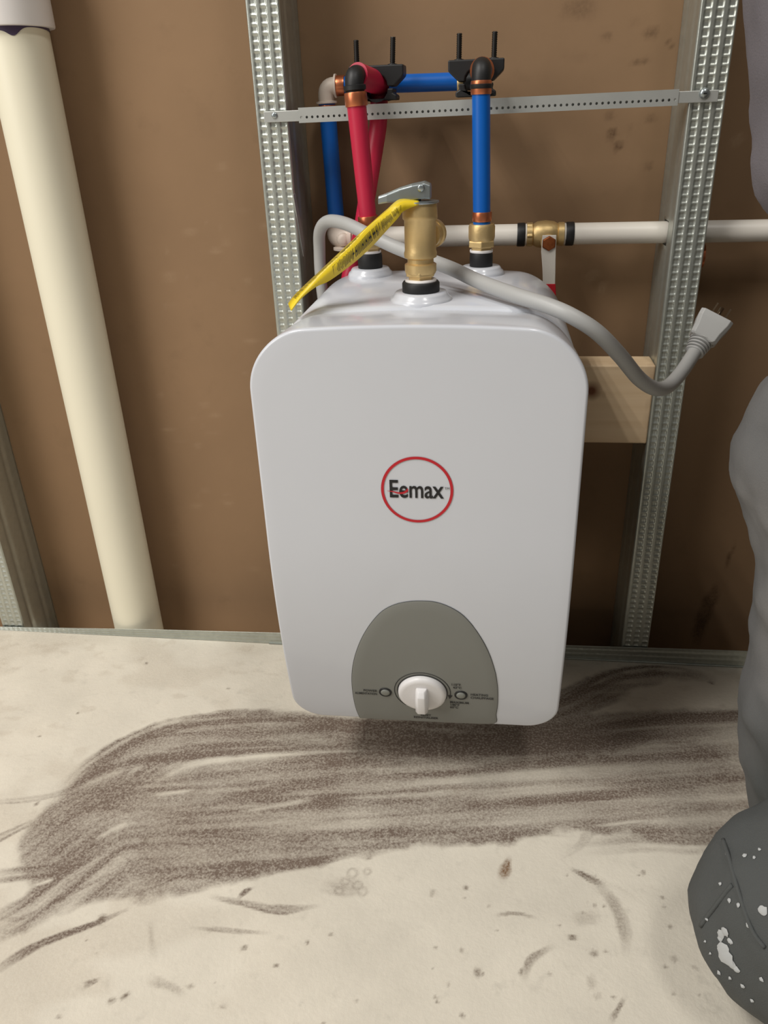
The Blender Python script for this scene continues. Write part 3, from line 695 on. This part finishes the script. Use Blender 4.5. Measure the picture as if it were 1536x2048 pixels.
# ------------------------------------------------------------------ steel strap between the studs, with its row of holes
def strap():
    Y0 = -.0042; zl, zr = .6285, .6310
    root = thing('mounting_strap', (.22, Y0, .624), 'galvanised perforated strap bracket screwed across the two studs', 'bracket')
    x0, x1 = at(597, 230, Y=Y0)[0], at(1357, 195, Y=Y0)[0]
    zc = lambda x: zl+(zr-zl)*(x-x0)/(x1-x0)
    # body: face with real holes, top and bottom folded back
    m = MB(); pitch = .0053; n = int((x1-x0)/pitch); pitch = (x1-x0)/n; hh = .0066; zo = -.0018; r = .00125
    for i in range(n):
        xa = x0+i*pitch; c = xa+pitch/2; z = zc(c)
        sq = []; oc = []
        hz = .0030
        for j in range(8):
            t = math.pi/4*j+math.pi/8
            sx = np.clip(1.42*math.cos(t), -1, 1)*pitch/2; sz = np.clip(1.42*math.sin(t), -1, 1)*hz
            if abs(math.cos(t)) > .9: sx = math.copysign(pitch/2, sx); sz = math.copysign(hz*.4, sz)
            elif abs(math.sin(t)) > .9: sx = math.copysign(pitch*.2, sx); sz = math.copysign(hz, sz)
            sq.append((c+sx, Y0, z+zo+sz)); oc.append((c+r*math.cos(t), Y0, z+zo+r*math.sin(t)))
        corner = [(c+pitch/2, Y0, z+zo+hz), (c-pitch/2, Y0, z+zo+hz), (c-pitch/2, Y0, z+zo-hz), (c+pitch/2, Y0, z+zo-hz)]
        inn = [(q[0], Y0+.0012, q[2]) for q in oc]
        m.add(sq+oc+corner+inn, [(j, (j+1) % 8, 8+(j+1) % 8, 8+j) for j in range(8)]+[(0, 16, 1), (2, 17, 3), (4, 18, 5), (6, 19, 7)]+[(8+j, 8+(j+1) % 8, 20+(j+1) % 8, 20+j) for j in range(8)], False)
        for za, zb_ in ((hh, zo+hz), (zo-hz, -hh)):
            m.add([(xa, Y0, zc(xa)+za), (xa+pitch, Y0, zc(xa+pitch)+za), (xa+pitch, Y0, zc(xa+pitch)+zb_), (xa, Y0, zc(xa)+zb_)], [(0, 1, 2, 3)], False)
    for s_ in (hh, -hh):
        m.add([(x0, Y0, zc(x0)+s_), (x1, Y0, zc(x1)+s_), (x1, Y0+.020, zc(x1)+s_), (x0, Y0+.020, zc(x0)+s_)], [(0, 1, 2, 3)], False)
        m.add([(x0, Y0+.002, zc(x0)+s_*.9), (x1, Y0+.002, zc(x1)+s_*.9), (x1, Y0+.020, zc(x1)+s_*.9), (x0, Y0+.020, zc(x0)+s_*.9)], [(0, 1, 2, 3)], False)
    m.add([(x0, Y0+.004, zc(x0)+hh), (x1, Y0+.004, zc(x1)+hh), (x1, Y0+.004, zc(x1)-hh), (x0, Y0+.004, zc(x0)-hh)], [(0, 1, 2, 3)], False)
    m.build('strap_body', M_galv2, root)
    xl, xr = at(528, 232, Y=-.003)[0], at(1436, 194, Y=-.003)[0]
    for a, b in ((xl, x0+.004), (x1-.004, xr)):
        MB().box((a, -.0036, zc(a)-.0048), (b, -.0024, zc(a)+.0048)).build('end_tab', M_galv2, root, bevel=.0004)
    for px, py in ((549, 231), (1409, 187)):
        q = at(px, py, Y=-.004); big = px > 1000
        s = MB().lathe(q+V(0, .0008, 0), [(.0048 if big else .0030, 0), (.0046 if big else .0028, .0012), (.0030 if big else .0020, .0026 if big else .0016), (.001, .003 if big else .0017)], axis=(0, -1, 0), n=20).build('screw_head', M_zinc, root)
        if big: MB().box(q+V(-.0014, -.0030, -.0004), q+V(.0014, -.0018, .0004)).build('screw_slot', M_steel, s)
strap()

# ------------------------------------------------------------------ black pipe clamps with long bolts
def clamp(cx, bolts, tops, label, sgn):
    Y0, T = .004, .028
    P = lambda px, py: at(px, py, Y=Y0)
    c = P(*cx); base_z = .6385
    root = thing('pipe_clamp', (c[0], Y0+T/2, base_z), label, 'clamp', 'black pipe clamps on the strap')
    wz = lambda dx, dz: (c[0]+dx, Y0, c[2]+dz)
    n = 9; rh = .0105; zc = -.010
    # upper jaw: bar with a tapered belly cut by the pipe's bore
    arc_u = [wz(rh*math.cos(t), zc+.0012+rh*math.sin(t)) for t in np.linspace(math.pi, 0, n)]
    up = [wz(-.026, .009), wz(-.026, .000), wz(-.023, -.003), wz(-.0165, zc+.0012)]+arc_u+[wz(.0165, zc+.0012), wz(.023, -.003), wz(.026, .000), wz(.026, .009)]
    MB().prism(up, (0, T, 0)).build('upper_jaw', M_blackp, root, bevel=.0012)
    arc_l = [wz(rh*math.cos(t), zc-.0006+rh*math.sin(t)) for t in np.linspace(0, -math.pi, n)]
    zb = base_z-c[2]+.0002
    lo = [wz(.0165, zc-.0006)]+arc_l+[wz(-.0165, zc-.0006), wz(-.0155, zb+.006), wz(-.019, zb+.004), wz(-.019, zb), wz(.019, zb), wz(.019, zb+.004), wz(.0155, zb+.006)]
    lo = lo if True else lo
    MB().prism(lo, (0, T, 0)).build('lower_jaw', M_blackp, root, bevel=.0012)
    for (px, py), (tx_, ty_) in zip(bolts, tops):
        a = at(px, py, Y=Y0+T/2); b = at(tx_, ty_, Y=Y0+T/2)
        z0 = c[2]-.004; pts = []; R = []
        zz = np.arange(z0, b[2], .0009)
        for j, z in enumerate(zz): pts.append((a[0]+(b[0]-a[0])*np.clip((z-a[2])/(b[2]-a[2]), 0, 1), Y0+T/2, z)); R.append(.0021 if j % 2 else .0027)
        bo = MB().tube(pts, R, 12).build('bolt', M_steel, root)
        MB().lathe((a[0], Y0+T/2, c[2]+.0088), [(.0045, 0), (.0045, .0012), (.003, .0014)], n=14).build('washer', M_blackp, bo)
    return c
cR = clamp((952, 140), ((918, 118), (988, 113)), ((919, 66), (990, 62)), 'black pipe clamp with two bolts around the blue pipe elbow', 1)
cL = clamp((752, 152), ((714, 135), (785, 132)), ((712, 78), (786, 72)), 'black pipe clamp with two bolts beside the red pipe elbow', -1)

# ------------------------------------------------------------------ water lines
def ring_at(p, axis, r, h, material, parent, name='crimp_ring'):
    ax = np.array(axis, float); ax /= np.linalg.norm(ax)
    return MB().lathe(np.array(p)-ax*h/2, [(r*.96, 0), (r, h*.12), (r, h*.88), (r*.96, h), (r*.85, h)], axis=ax, n=28).build(name, material, parent, auto=50)
RP = .0082
def fitting(c, parent, bodyr=.0128, nut=True, z0=0.0, h=.024):
    f = MB().lathe((c[0], c[1], c[2]+z0), [(bodyr*.82, 0), (bodyr*.82, .003), (bodyr*1.05, .0032), (bodyr*1.05, .0085), (bodyr*.95, .0095)], n=6, smooth=False).build('hex_nut', M_brass, parent, bevel=.0006)
    MB().lathe((c[0], c[1], c[2]+z0), [(bodyr*.8, .006), (bodyr*.93, .0095), (bodyr*.98, .012), (bodyr*.98, h*.9), (bodyr*.9, h), (bodyr*.5, h)], n=32).build('brass_adapter', M_brass, parent, auto=50)
    MB().lathe((c[0], c[1], c[2]+z0-.0022), [(bodyr*.8, 0), (bodyr*.86, .0004), (bodyr*.86, .0024), (bodyr*.8, .0028)], n=24).build('thread_tape', M_pvc2, parent)
# cold line: drop to the heater, elbow, stub through the clamp, run to the left, elbow, riser
cold = thing('cold_water_pipe', (bR[0], bR[1], bR[2]+.012), 'blue plastic cold water pipe running from the heater inlet up and across', 'pipe')
gR = V(bR[0], bR[1], bR[2]+.0125)
fitting(gR, cold, .0130, z0=.0025)
zE = at(962, 138, Y=bR[1])[2]; topR = V(at(962, 190, Y=bR[1])[0], bR[1], zE)
MB().tube([gR+V(0, 0, .020), V(topR[0], topR[1], at(962, 184, Y=bR[1])[2])], RP, 28).build('drop_pipe', M_blue, cold, auto=50)
q = at(963, 433, Y=bR[1]); ring_at((gR[0], gR[1], q[2]), (0, 0, 1), RP+.0011, .0085, M_copper, cold)
q = at(963, 175, Y=bR[1]); ring_at((topR[0], topR[1], q[2]), (0, 0, 1), RP+.0012, .011, M_copper, cold)
YB = .052
zB = at(850, 166, Y=YB)[2]
eb = bend([topR+V(0, 0, -.016), topR+V(0, 0, .002), V(topR[0], .0, zE-.000)], .010)
MB().tube(eb, .0086, 24).build('elbow', M_blackp, cold, auto=50)
q = topR+V(0, .0, -.0115); MB().lathe(q+V(0, 0, -.004), [(.0094, 0), (.0100, .0006), (.0100, .0034), (.0092, .004)], n=28).build('elbow_collar', M_blackp, cold, auto=50)
MB().tube([V(topR[0], -.010, zE), V(topR[0], .034, zB)], .0092, 24).build('stub_pipe', mat('dusty_grey_tube', rgb(96, 84, 92), .5), cold, auto=50)
ring_at((topR[0], -.004, zE), (0, 1, 0), .0112, .008, M_copper, cold)
bk = V(topR[0], YB, zB)
MB().tube(bend([V(topR[0], .030, zB), bk, bk+V(-.024, 0, 0)], .010), .0085, 24).build('elbow', M_blackp, cold, auto=50)
xa = at(918, 166, Y=YB)[0]; xb = at(692, 170, Y=YB)[0]
zA = at(690, 171, Y=YB)[2]
MB().tube([V(xa, YB, zB), V(xb-.004, YB, zA)], RP, 28).build('cross_pipe', M_blue, cold, auto=50)
ring_at(at(921, 167, Y=YB), (1, 0, 0), .0094, .006, M_brass, cold)
ring_at(V(at(680, 171, Y=YB)[0], YB, zA), (1, 0, 0), .0094, .010, M_copper, cold)
we = V(at(651, 172, Y=YB)[0], YB, zA); rb = at(672, 432, Y=YB)
dn = rb-we; dn /= np.linalg.norm(dn)
el = MB().tube(bend([we+V(.013, 0, 0), we, we+dn*.016], .009), .0082, 24).build('white_elbow', M_beige, cold, auto=50)
for p_, ax in ((we+V(.0105, 0, 0), (1, 0, 0)), (we+dn*.0145, dn)):
    MB().lathe(np.array(p_)-np.array(ax)*.0012, [(.0085, 0), (.0108, .0003), (.0108, .0021), (.0085, .0024)], axis=ax, n=28).build('elbow_collar', M_beige, el, auto=50)
ring_at(we+dn*.020, dn, .0092, .006, M_copper, cold)
MB().tube([we+dn*.016, rb+dn*.012], RP+.0004, 28).build('riser_pipe', M_blue, cold, auto=50)
ring_at(rb+dn*.006, dn, .0096, .008, M_copper, cold)

# hot line
hot = thing('hot_water_pipe', (bL[0], bL[1], bL[2]+.012), 'red plastic hot water pipe looping from the heater outlet over and back down', 'pipe')
gL = V(bL[0], bL[1], bL[2]+.0135)
fitting(gL, hot, .0130, z0=.0025, h=.020)
t0 = at(737, 445, Y=bL[1]); t1 = at(712, 200, Y=bL[1])
ax = (t1-t0)/np.linalg.norm(t1-t0)
MB().tube([gL+V(0, 0, .016), t0+ax*.006, t1+ax*.006], [RP, RP, RP+.0009], 28).build('drop_pipe', M_red, hot, auto=50)
ring_at(t0+ax*.001, ax, .0100, .010, M_copper, hot); ring_at(t1-ax*.0005+V(0, 0, .001), ax, .0105, .0115, M_copper, hot)
zE2 = at(711, 150, Y=bL[1])[2]; e0 = V(t1[0]+ax[0]*.02, bL[1], zE2)
MB().tube(bend([t1+ax*.004, e0, e0+V(.004, .022, 0)], .009), .0086, 24).build('elbow', M_blackp, hot, auto=50)
MB().lathe(t1+ax*.0075, [(.0094, 0), (.0102, .0006), (.0102, .004), (.0092, .0046)], axis=ax, n=28).build('elbow_collar', M_blackp, hot, auto=50)
b0 = at(760, 168, Y=.022)
MB().tube([e0+V(.002, .010, .0005), b0+V(0, 0, 0)], .0104, 28).build('stub_pipe', M_red, hot, auto=50)
r1 = at(757, 250, Y=.026); r2 = at(722, 470, Y=.022); r3 = at(697, 560, Y=.016)
MB().tube(bend([b0+V(0, -.004, 0), V(r1[0]+.002, .028, b0[2]-.001), r1, r2, r3, V(r3[0]-.004, .020, .412), V(r3[0]-.004, WY-.001, .408)], .008), RP+.0004, 28).build('return_pipe', M_red, hot, auto=50)

# ------------------------------------------------------------------ white supply pipe and its ball valve
PYW = .040; ZW = .5095; RW = .0107
sup = thing('supply_pipe', (.25, PYW, ZW), 'white horizontal supply pipe passing through the stud behind the heater', 'pipe')
xL = at(705, 478, Y=PYW)[0]; xv0, xv1 = at(1042, 468, Y=PYW)[0], at(1139, 468, Y=PYW)[0]
MB().tube([(xL, PYW, ZW), (xv0+.006, PYW, ZW)], RW, 32).build('pipe', M_white, sup, auto=50)
MB().tube([(xv1-.006, PYW, ZW), (1.4, PYW, ZW-.002)], RW, 32).build('pipe', M_white, sup, auto=50)
for x in (xv0, xv1): ring_at((x, PYW, ZW), (1, 0, 0), RW+.0011, .0082, M_blackp, sup, 'black_crimp_ring')
# elbow at its left end, below the blue riser
el = rb+dn*.016
MB().tube(bend([V(xL+.004, PYW, ZW), V(el[0], PYW+.003, ZW), V(el[0], el[1], el[2]-.002)], .012), .0112, 24).build('end_elbow', M_beige, sup, auto=50)
q = at(686, 480, Y=PYW-.012); MB().lathe(q+V(0, .006, 0), [(.0070, 0), (.0070, .004), (.0050, .0065), (.002, .007)], axis=(0, -1, 0), n=20).build('elbow_boss', M_beige, sup)
MB().lathe((xL, PYW, ZW), [(.0112, -.004), (.0132, -.0036), (.0132, .0002), (.0112, .0006)], axis=(1, 0, 0), n=28).build('elbow_collar', M_beige, sup, auto=50)
q = at(690, 500, Y=PYW-.004); MB().lathe(q, [(.0105, 0), (.0124, .0005), (.0124, .003), (.0105, .0036)], n=24).build('elbow_collar', M_beige, sup, auto=50)
# brass pipe hanger showing behind the right stud
q = at(1406, 515, Y=.05)
MB().lathe((q[0]-.004, .052, q[2]+.002), [(.0125, 0), (.0125, .004), (.0095, .0045), (.0095, -.0005), (.0125, 0)], axis=(1, 0, 0), n=28).build('copper_hanger', M_copper, sup, auto=50)
bv = thing('ball_valve', ((xv0+xv1)/2, PYW, ZW), 'brass ball valve with a hanging lever on the white pipe', 'valve')
vx = (xv0+xv1)/2; hl = (xv1-xv0)/2-.0055
MB().lathe((vx-hl, PYW, ZW), [(.0095, 0), (.0118, .0005), (.0118, .006), (.0105, .0068), (.0128, .011), (.0138, hl), (.0128, 2*hl-.011), (.0105, 2*hl-.0068), (.0118, 2*hl-.006), (.0118, 2*hl-.0005), (.0095, 2*hl)], axis=(1, 0, 0), n=32).build('body', M_brass, bv, auto=40)
MB().lathe((vx-hl+.0005, PYW, ZW), [(.0105, 0), (.0128, .0003), (.0128, .0055), (.0105, .006)], axis=(1, 0, 0), n=6, smooth=False).build('hex_end', M_brass, bv, bevel=.0005)
st_ = at(1098, 487, Y=PYW-.022)
MB().lathe(st_+V(0, .014, .0), [(.0080, 0), (.0080, .008), (.0066, .0085), (.0066, .013)], axis=(0, -1, 0), n=20).build('stem', M_brass, bv, auto=40)
M_rustn = mat('rusty_nut', rgb(150, 84, 44), .45, .7, var=.35, scale=200)
MB().lathe(st_+V(0, .003, 0), [(.0075, 0), (.0075, .004), (.0062, .0052), (.0025, .0056)], axis=(0, -1, 0), n=6, smooth=False).build('stem_nut', M_rustn, bv, bevel=.0005)
h1 = at(1098, 575, Y=PYW-.020)
hd = MB().loft([[q+V(-w_, -.0008, 0), q+V(w_, -.0008, 0), q+V(w_, .0014, 0), q+V(-w_, .0014, 0)] for q, w_ in ((st_+V(0, .001, .008), .0070), (st_+V(0, .001, -.008), .0074), (st_*.4+h1*.6, .0066), (h1, .0062))], smooth=False).build('handle', M_white, bv, bevel=.0006)
h2 = at(1101, 600, Y=PYW-.020)
MB().loft([[q+V(-w_, -.0014, 0), q+V(w_, -.0014, 0), q+V(w_, .0020, 0), q+V(-w_, .0020, 0)] for q, w_ in ((h1+V(0, 0, .004), .0064), (h1*.5+h2*.5, .0064), (h2, .0055))], smooth=False).build('grip_sleeve', M_red_ink, hd, bevel=.0008)

# ------------------------------------------------------------------ grey power cord with its plug
RC = .0062
pc = thing('power_cord', tuple(at(640, 545, Y=.006)), 'thick grey power cord draped over the heater, ending in a plug', 'cord')
cord_pts = [at(652, 640, Y=.010), at(642, 560, Y=.010), at(639, 500, Y=.006), at(640, 462, Y=-.004), at(656, 443, Y=-.020), at(690, 447, Y=-.044), at(735, 468, Y=-.062), at(790, 494, Y=-.075), at(850, 517, Y=-.096), at(905, 538, Y=-.118),
            at(960, 564, Y=-.147), at(1030, 590, Y=-.182), at(1095, 611, Y=-.203), at(1145, 633, Y=-.214), at(1195, 665, Y=-.213), at(1240, 711, Y=-.200), at(1278, 757, Y=-.182), at(1310, 777, Y=-.167), at(1335, 773, Y=-.152), at(1360, 748, Y=-.137), at(1382, 716, Y=-.122), at(1392, 700, Y=-.114)]
MB().tube(spline(cord_pts, 8), RC, 20).build('cable', M_cord, pc)
pa, pb = at(1388, 706, Y=-.115), at(1404, 680, Y=-.106)
ax = (pb-pa)/np.linalg.norm(pb-pa)
plug_end = at(1432, 636, Y=-.098); ax2 = (plug_end-pb)/np.linalg.norm(plug_end-pb); Lp = np.linalg.norm(plug_end-pb)
prof = [(.0062, -.001), (.0072, 0)]; L_ = np.linalg.norm(pb-pa)
nr = 5
for i in range(nr):
    z = L_*i/nr; prof += [(.0086+.0005*i, z+.0004), (.0086+.0005*i, z+L_/nr*.60), (.0068+.0005*i, z+L_/nr*.66), (.0068+.0005*i, z+L_/nr*.98)]
plug = None
side = np.cross(ax2, CAM-pb); side /= np.linalg.norm(side); nrm = np.cross(side, ax2)
R_ = []
for t, wd, th in ((-.06, .0085, .0085), (.0, .0115, .0100), (.06, .0125, .0105), (.35, .0130, .0115), (.75, .0150, .0130), (.97, .0152, .0132), (1.0, .0145, .0125)):
    c = pb+ax2*Lp*t; e = .0030
    R_.append([c+side*x+nrm*y for x, y in ((wd, th-e), (wd-e, th), (-wd+e, th), (-wd, th-e), (-wd, -th+e), (-wd+e, -th), (wd-e, -th), (wd, -th+e))])
plug = MB().loft(R_, smooth=False).build('plug', M_cord, pc, bevel=.0012)
MB().lathe(pa, prof, axis=ax, n=28).build('strain_relief', M_cord, plug, auto=45)
tip = pb+ax2*Lp
for x, y, rnd in ((-.0062, .003, 0), (.0062, .003, 0), (0, -.0058, 1)):
    c = tip+side*x+nrm*y
    if rnd: MB().tube([c-ax2*.002, c+ax2*.012], .0019, 12).build('prong', M_prong, plug)
    else:
        MB().prism([c-ax2*.002+nrm*.003, c+ax2*.010+nrm*.003, c+ax2*.011+nrm*.0015, c+ax2*.011-nrm*.0015, c+ax2*.010-nrm*.003, c-ax2*.002-nrm*.003], side*.0014).build('prong', M_prong, plug)

# ------------------------------------------------------------------ person kneeling at the right edge
def limb(m, pts, rs, n=20):
    """tapered limb with rounded ends"""
    P = spline(pts, 8); R = np.interp(np.linspace(0, len(rs)-1, len(P)), range(len(rs)), rs)
    m.tube(P, R, n)
    for q, r in ((P[0], R[0]), (P[-1], R[-1])): ball(m, q, (r, r, r))
def ball(m, c, r, n=16, k=10):
    c = np.array(c, float); rings = []
    for i in range(1, k):
        t = math.pi*i/k; rings.append([(c[0]+r[0]*math.sin(t)*math.cos(2*math.pi*j/n), c[1]+r[1]*math.sin(t)*math.sin(2*math.pi*j/n), c[2]-r[2]*math.cos(t)) for j in range(n)])
    m.loft(rings)
def remesh(o, vox, smooth=6, wr=0.0, wscale=.05, wr2=0.0):
    r = o.modifiers.new('remesh', 'REMESH'); r.mode = 'VOXEL'; r.voxel_size = vox; r.use_smooth_shade = True
    s = o.modifiers.new('smooth', 'SMOOTH'); s.iterations = smooth; s.factor = .5
    for i, (st, sc) in enumerate(((wr, wscale), (wr2, wscale*.35))):
        if st:
            t = bpy.data.textures.new('folds', 'CLOUDS'); t.noise_scale = sc; t.noise_depth = 1
            d = o.modifiers.new('folds', 'DISPLACE'); d.texture = t; d.strength = st; d.mid_level = .5; d.texture_coords = 'LOCAL'
def trouser_mat(knee):
    M = mat('work_trousers', rgb(98, 98, 98), .9, var=.22, scale=14, bump=.3, bscale=1200); nt = M.node_tree; N = nt.nodes; L = nt.links; P = N['Principled BSDF']
    src = P.inputs['Base Color'].links[0].from_socket
    tc = N.new('ShaderNodeTexCoord')
    # dust on the cloth
    n1 = N.new('ShaderNodeTexNoise'); n1.inputs['Scale'].default_value = 9; n1.inputs['Detail'].default_value = 6; L.new(tc.outputs['Object'], n1.inputs['Vector'])
    r1 = N.new('ShaderNodeMapRange'); r1.inputs[1].default_value = .45; r1.inputs[2].default_value = .75; r1.inputs[4].default_value = .55; L.new(n1.outputs['Fac'], r1.inputs[0])
    m1 = N.new('ShaderNodeMix'); m1.data_type = 'RGBA'; L.new(r1.outputs[0], m1.inputs[0]); L.new(src, m1.inputs[6]); m1.inputs[7].default_value = rgb(138, 135, 132)
    # worn, dirty knee of the leg on the floor
    dk = N.new('ShaderNodeVectorMath'); dk.operation = 'DISTANCE'; L.new(tc.outputs['Object'], dk.inputs[0]); dk.inputs[1].default_value = knee
    ad = N.new('ShaderNodeMath'); ad.operation = 'MULTIPLY_ADD'; L.new(n1.outputs['Fac'], ad.inputs[0]); ad.inputs[1].default_value = .10; L.new(dk.outputs['Value'], ad.inputs[2])
    r2 = N.new('ShaderNodeMapRange'); r2.inputs[1].default_value = .22; r2.inputs[2].default_value = .15; r2.inputs[4].default_value = .85; L.new(ad.outputs[0], r2.inputs[0])
    m2 = N.new('ShaderNodeMix'); m2.data_type = 'RGBA'; L.new(r2.outputs[0], m2.inputs[0]); L.new(m1.outputs[2], m2.inputs[6]); m2.inputs[7].default_value = rgb(72, 75, 74)
    L.new(m2.outputs[2], P.inputs['Base Color']); return M
def cloth_hit(o, px, py):
    """point and normal where a line of sight meets the finished cloth"""
    dg = bpy.context.evaluated_depsgraph_get(); e = o.evaluated_get(dg); inv = e.matrix_world.inverted()
    d = Vector(ray(px, py)).normalized()
    ok, loc, nrm, _ = e.ray_cast(inv @ Vector(CAM), inv.to_3x3() @ d)
    return (np.array(e.matrix_world @ loc), np.array(nrm)) if ok else (None, None)
def splashes(o):
    m = MB(); M_p = mat('paint_splash', rgb(176, 178, 178), .7)
    spots = [(1455,1706,4),(1490,1712,4),(1509,1716,3),(1442,1768,3),(1460,1801,4),(1478,1810,4),(1527,1821,8),(1415,1838,3),(1497,1850,4),(1461,1882,5),(1439,1945,4),(1461,1955,3),(1486,1971,4),(1524,1958,4),(1412,1882,2),(1422,1906,2),
             (1447,1898,13),(1452,1912,15),(1462,1926,10),(1474,1938,6),(1443,1868,8),(1451,1863,8),(1441,1877,5),(1505,2000,3),(1520,1700,3)]
    for px, py, r in spots:
        p, n = cloth_hit(o, px, py)
        if p is None: continue
        a = np.cross(n, V(0, 0, 1)); a /= np.linalg.norm(a); b = np.cross(n, a); rr = r/F*np.linalg.norm(p-CAM); k = 14
        ring = []
        for j in range(k):
            t = 2*math.pi*j/k; q = rr*random.uniform(.78, 1.15); ring.append(p+n*.0006+q*(math.cos(t)*a+math.sin(t)*b))
        m.add(ring+[p+n*.0022], [(j, (j+1) % k, k) for j in range(k)])
    m.build('paint_splashes', M_p, o)
    for path in ([(1440,1640),(1447,1680),(1460,1720),(1480,1790),(1505,1860),(1530,1895)], [(1402,1852),(1430,1815),(1465,1770)]):
        P = [p+n*.0004 for p, n in (cloth_hit(o, *q) for q in path) if p is not None]
        if len(P) > 2: MB().tube(spline(P, 6), .0016, 8).build('seam', o.data.materials[0], o)
def person():
    # facing the heater (-X): wall-side knee raised, near knee on the floor
    hipR, hipL = V(.89, -.25, .43), V(.89, -.41, .40)
    kneeR, ankR = V(.491, -.275, .402), V(.546, -.300, .095)
    kneeL, ankL = V(.474, -.428, .088), V(.88, -.45, .06)
    pel, chest, neck, head = V(.92, -.33, .47), V(.80, -.33, .82), V(.745, -.33, .965), V(.715, -.33, 1.095)
    shR, shL = V(.75, -.16, .88), V(.75, -.51, .88)
    elR, haR = V(.437, -.315, .606), V(.405, -.270, .848)
    elL, haL = V(.72, -.60, .62), V(.66, -.50, .42)
    root = thing('person', (.80, -.33, 0), 'person in dusty grey work trousers kneeling beside the heater', 'person')
    m = MB()
    limb(m, [pel, V(.88, -.33, .63), chest], [.125, .115, .135]); ball(m, (.77, -.33, .87), (.09, .17, .07))
    limb(m, [chest, neck, head], [.07, .052, .055]); ball(m, head+V(.012, 0, .02), (.098, .076, .108)); ball(m, head+V(-.03, 0, -.045), (.062, .058, .062))
    limb(m, [head+V(-.085, 0, .02), head+V(-.110, 0, -.022)], [.010, .017], 10)
    for s_ in (-1, 1):
        ball(m, head+V(.02, s_*.078, -.005), (.020, .010, .032)); ball(m, head+V(-.078, s_*.033, .022), (.014, .018, .010)); 
    limb(m, [head+V(-.088, -.022, -.058), head+V(-.094, 0, -.057), head+V(-.088, .022, -.058)], [.006, .009, .006], 8)
    for h_, k_, a_ in ((hipR, kneeR, ankR), (hipL, kneeL, ankL)):
        limb(m, [h_, h_*.5+k_*.5, k_], [.080, .068, .052]); limb(m, [k_, k_*.6+a_*.4, a_], [.050, .052, .034])
    for s_, e_, h_ in ((shR, elR, haR), (shL, elL, haL)):
        limb(m, [s_, s_*.5+e_*.5, e_], [.052, .046, .038]); limb(m, [e_, e_*.5+h_*.5, h_], [.038, .034, .025])
        d = (h_-e_)/np.linalg.norm(h_-e_); sd = np.cross(d, V(0, 0, 1)); sd /= np.linalg.norm(sd); dn_ = np.cross(sd, d)
        pm = h_+d*.055; limb(m, [h_, h_+d*.03, pm], [.024, .026, .024])
        for x in (-.012, 0, .012): limb(m, [h_+sd*x*.8, pm+sd*x*1.2], [.020, .016], 10)
        for x, ln in ((-.027, .062), (-.009, .074), (.009, .078), (.027, .068)):
            b_ = pm+sd*x+d*.012; limb(m, [b_, b_+d*ln*.5+dn_*.006, b_+d*ln*.8+dn_*.028], [.0100, .0092, .0080], 10)
        tb = h_+d*.02+sd*.026; limb(m, [tb, tb+sd*.022+d*.02, tb+sd*.022+d*.05+dn_*.012], [.012, .0105, .009], 10)
    body = m.build('body', M_skin, root); remesh(body, .0045, 5)
    # eyes
    for s_ in (-1, 1):
        e = MB(); ball(e, head+V(-.083, s_*.033, .010), (.011, .012, .009)); e.build('eye', M_pvc2, root)
        e = MB(); ball(e, head+V(-.0925, s_*.033, .010), (.003, .005, .005), 10, 6); e.build('pupil', M_ink, root)
    h = MB(); ball(h, head+V(.028, 0, .048), (.096, .086, .094)); limb(h, [head+V(.075, 0, .02), head+V(.085, 0, -.05)], [.06, .04]); hr = h.build('hair', M_hair, root); remesh(hr, .008, 3, .008, .02)
    # trousers
    t = MB()
    limb(t, [V(.905, -.33, .56), V(.925, -.33, .44)], [.150, .155]); ball(t, (.96, -.33, .43), (.14, .19, .13))
    limb(t, [hipR, hipR*.5+kneeR*.5, kneeR+V(.008, 0, .004)], [.110, .098, .082]); limb(t, [kneeR, kneeR*.72+ankR*.28, kneeR*.5+ankR*.5, ankR*.7+kneeR*.3, ankR], [.078, .068, .076, .087, .080])
    limb(t, [hipL, hipL*.5+kneeL*.5, kneeL+V(.008, 0, .012)], [.112, .104, .086]); limb(t, [kneeL, kneeL*.6+ankL*.4, ankL], [.080, .072, .060])
    tr = t.build('trousers', trouser_mat(tuple(kneeL-np.array(root.location))), root); remesh(tr, .006, 10, .016, .075, .005); splashes(tr)
    # jacket
    j = MB()
    limb(j, [V(.905, -.33, .56), V(.885, -.33, .66), chest+V(.01, 0, 0)], [.165, .15, .155]); ball(j, (.785, -.33, .87), (.115, .20, .085)); limb(j, [V(.765, -.33, .92), V(.750, -.33, .955)], [.085, .075])
    for s_, e_, h_ in ((shR, elR, haR), (shL, elL, haL)):
        limb(j, [s_, s_*.5+e_*.5, e_], [.075, .068, .060]); limb(j, [e_, e_*.5+h_*.5, e_*.12+h_*.88], [.060, .056, .042])
    jk = j.build('jacket', M_jacket, root); remesh(jk, .007, 8, .014, .07, .004)
    # boots
    for a_, d, up in ((ankR, V(.10, -.99, 0), V(0, 0, 1)), (ankL, V(.35, 0, -.30), V(.93, 0, .2))):
        d = d/np.linalg.norm(d); b = MB()
        if up[2] > .5:
            f = V(a_[0], a_[1], .045)
            limb(b, [a_+V(0, 0, .02), f+V(0, 0, .01)], [.052, .050]); limb(b, [f-d*.05, f+d*.06, f+d*.12+V(0, 0, -.005)], [.044, .044, .038])
        else:
            f = a_+V(.05, 0, .008)
            limb(b, [a_+V(-.01, 0, 0), f], [.050, .050]); limb(b, [f+V(.01, 0, .07), f+V(.02, 0, .0), f+V(-.005, 0, -.026)], [.040, .042, .036])
        bo = b.build('boot', M_boot, root); remesh(bo, .006, 4)
person()
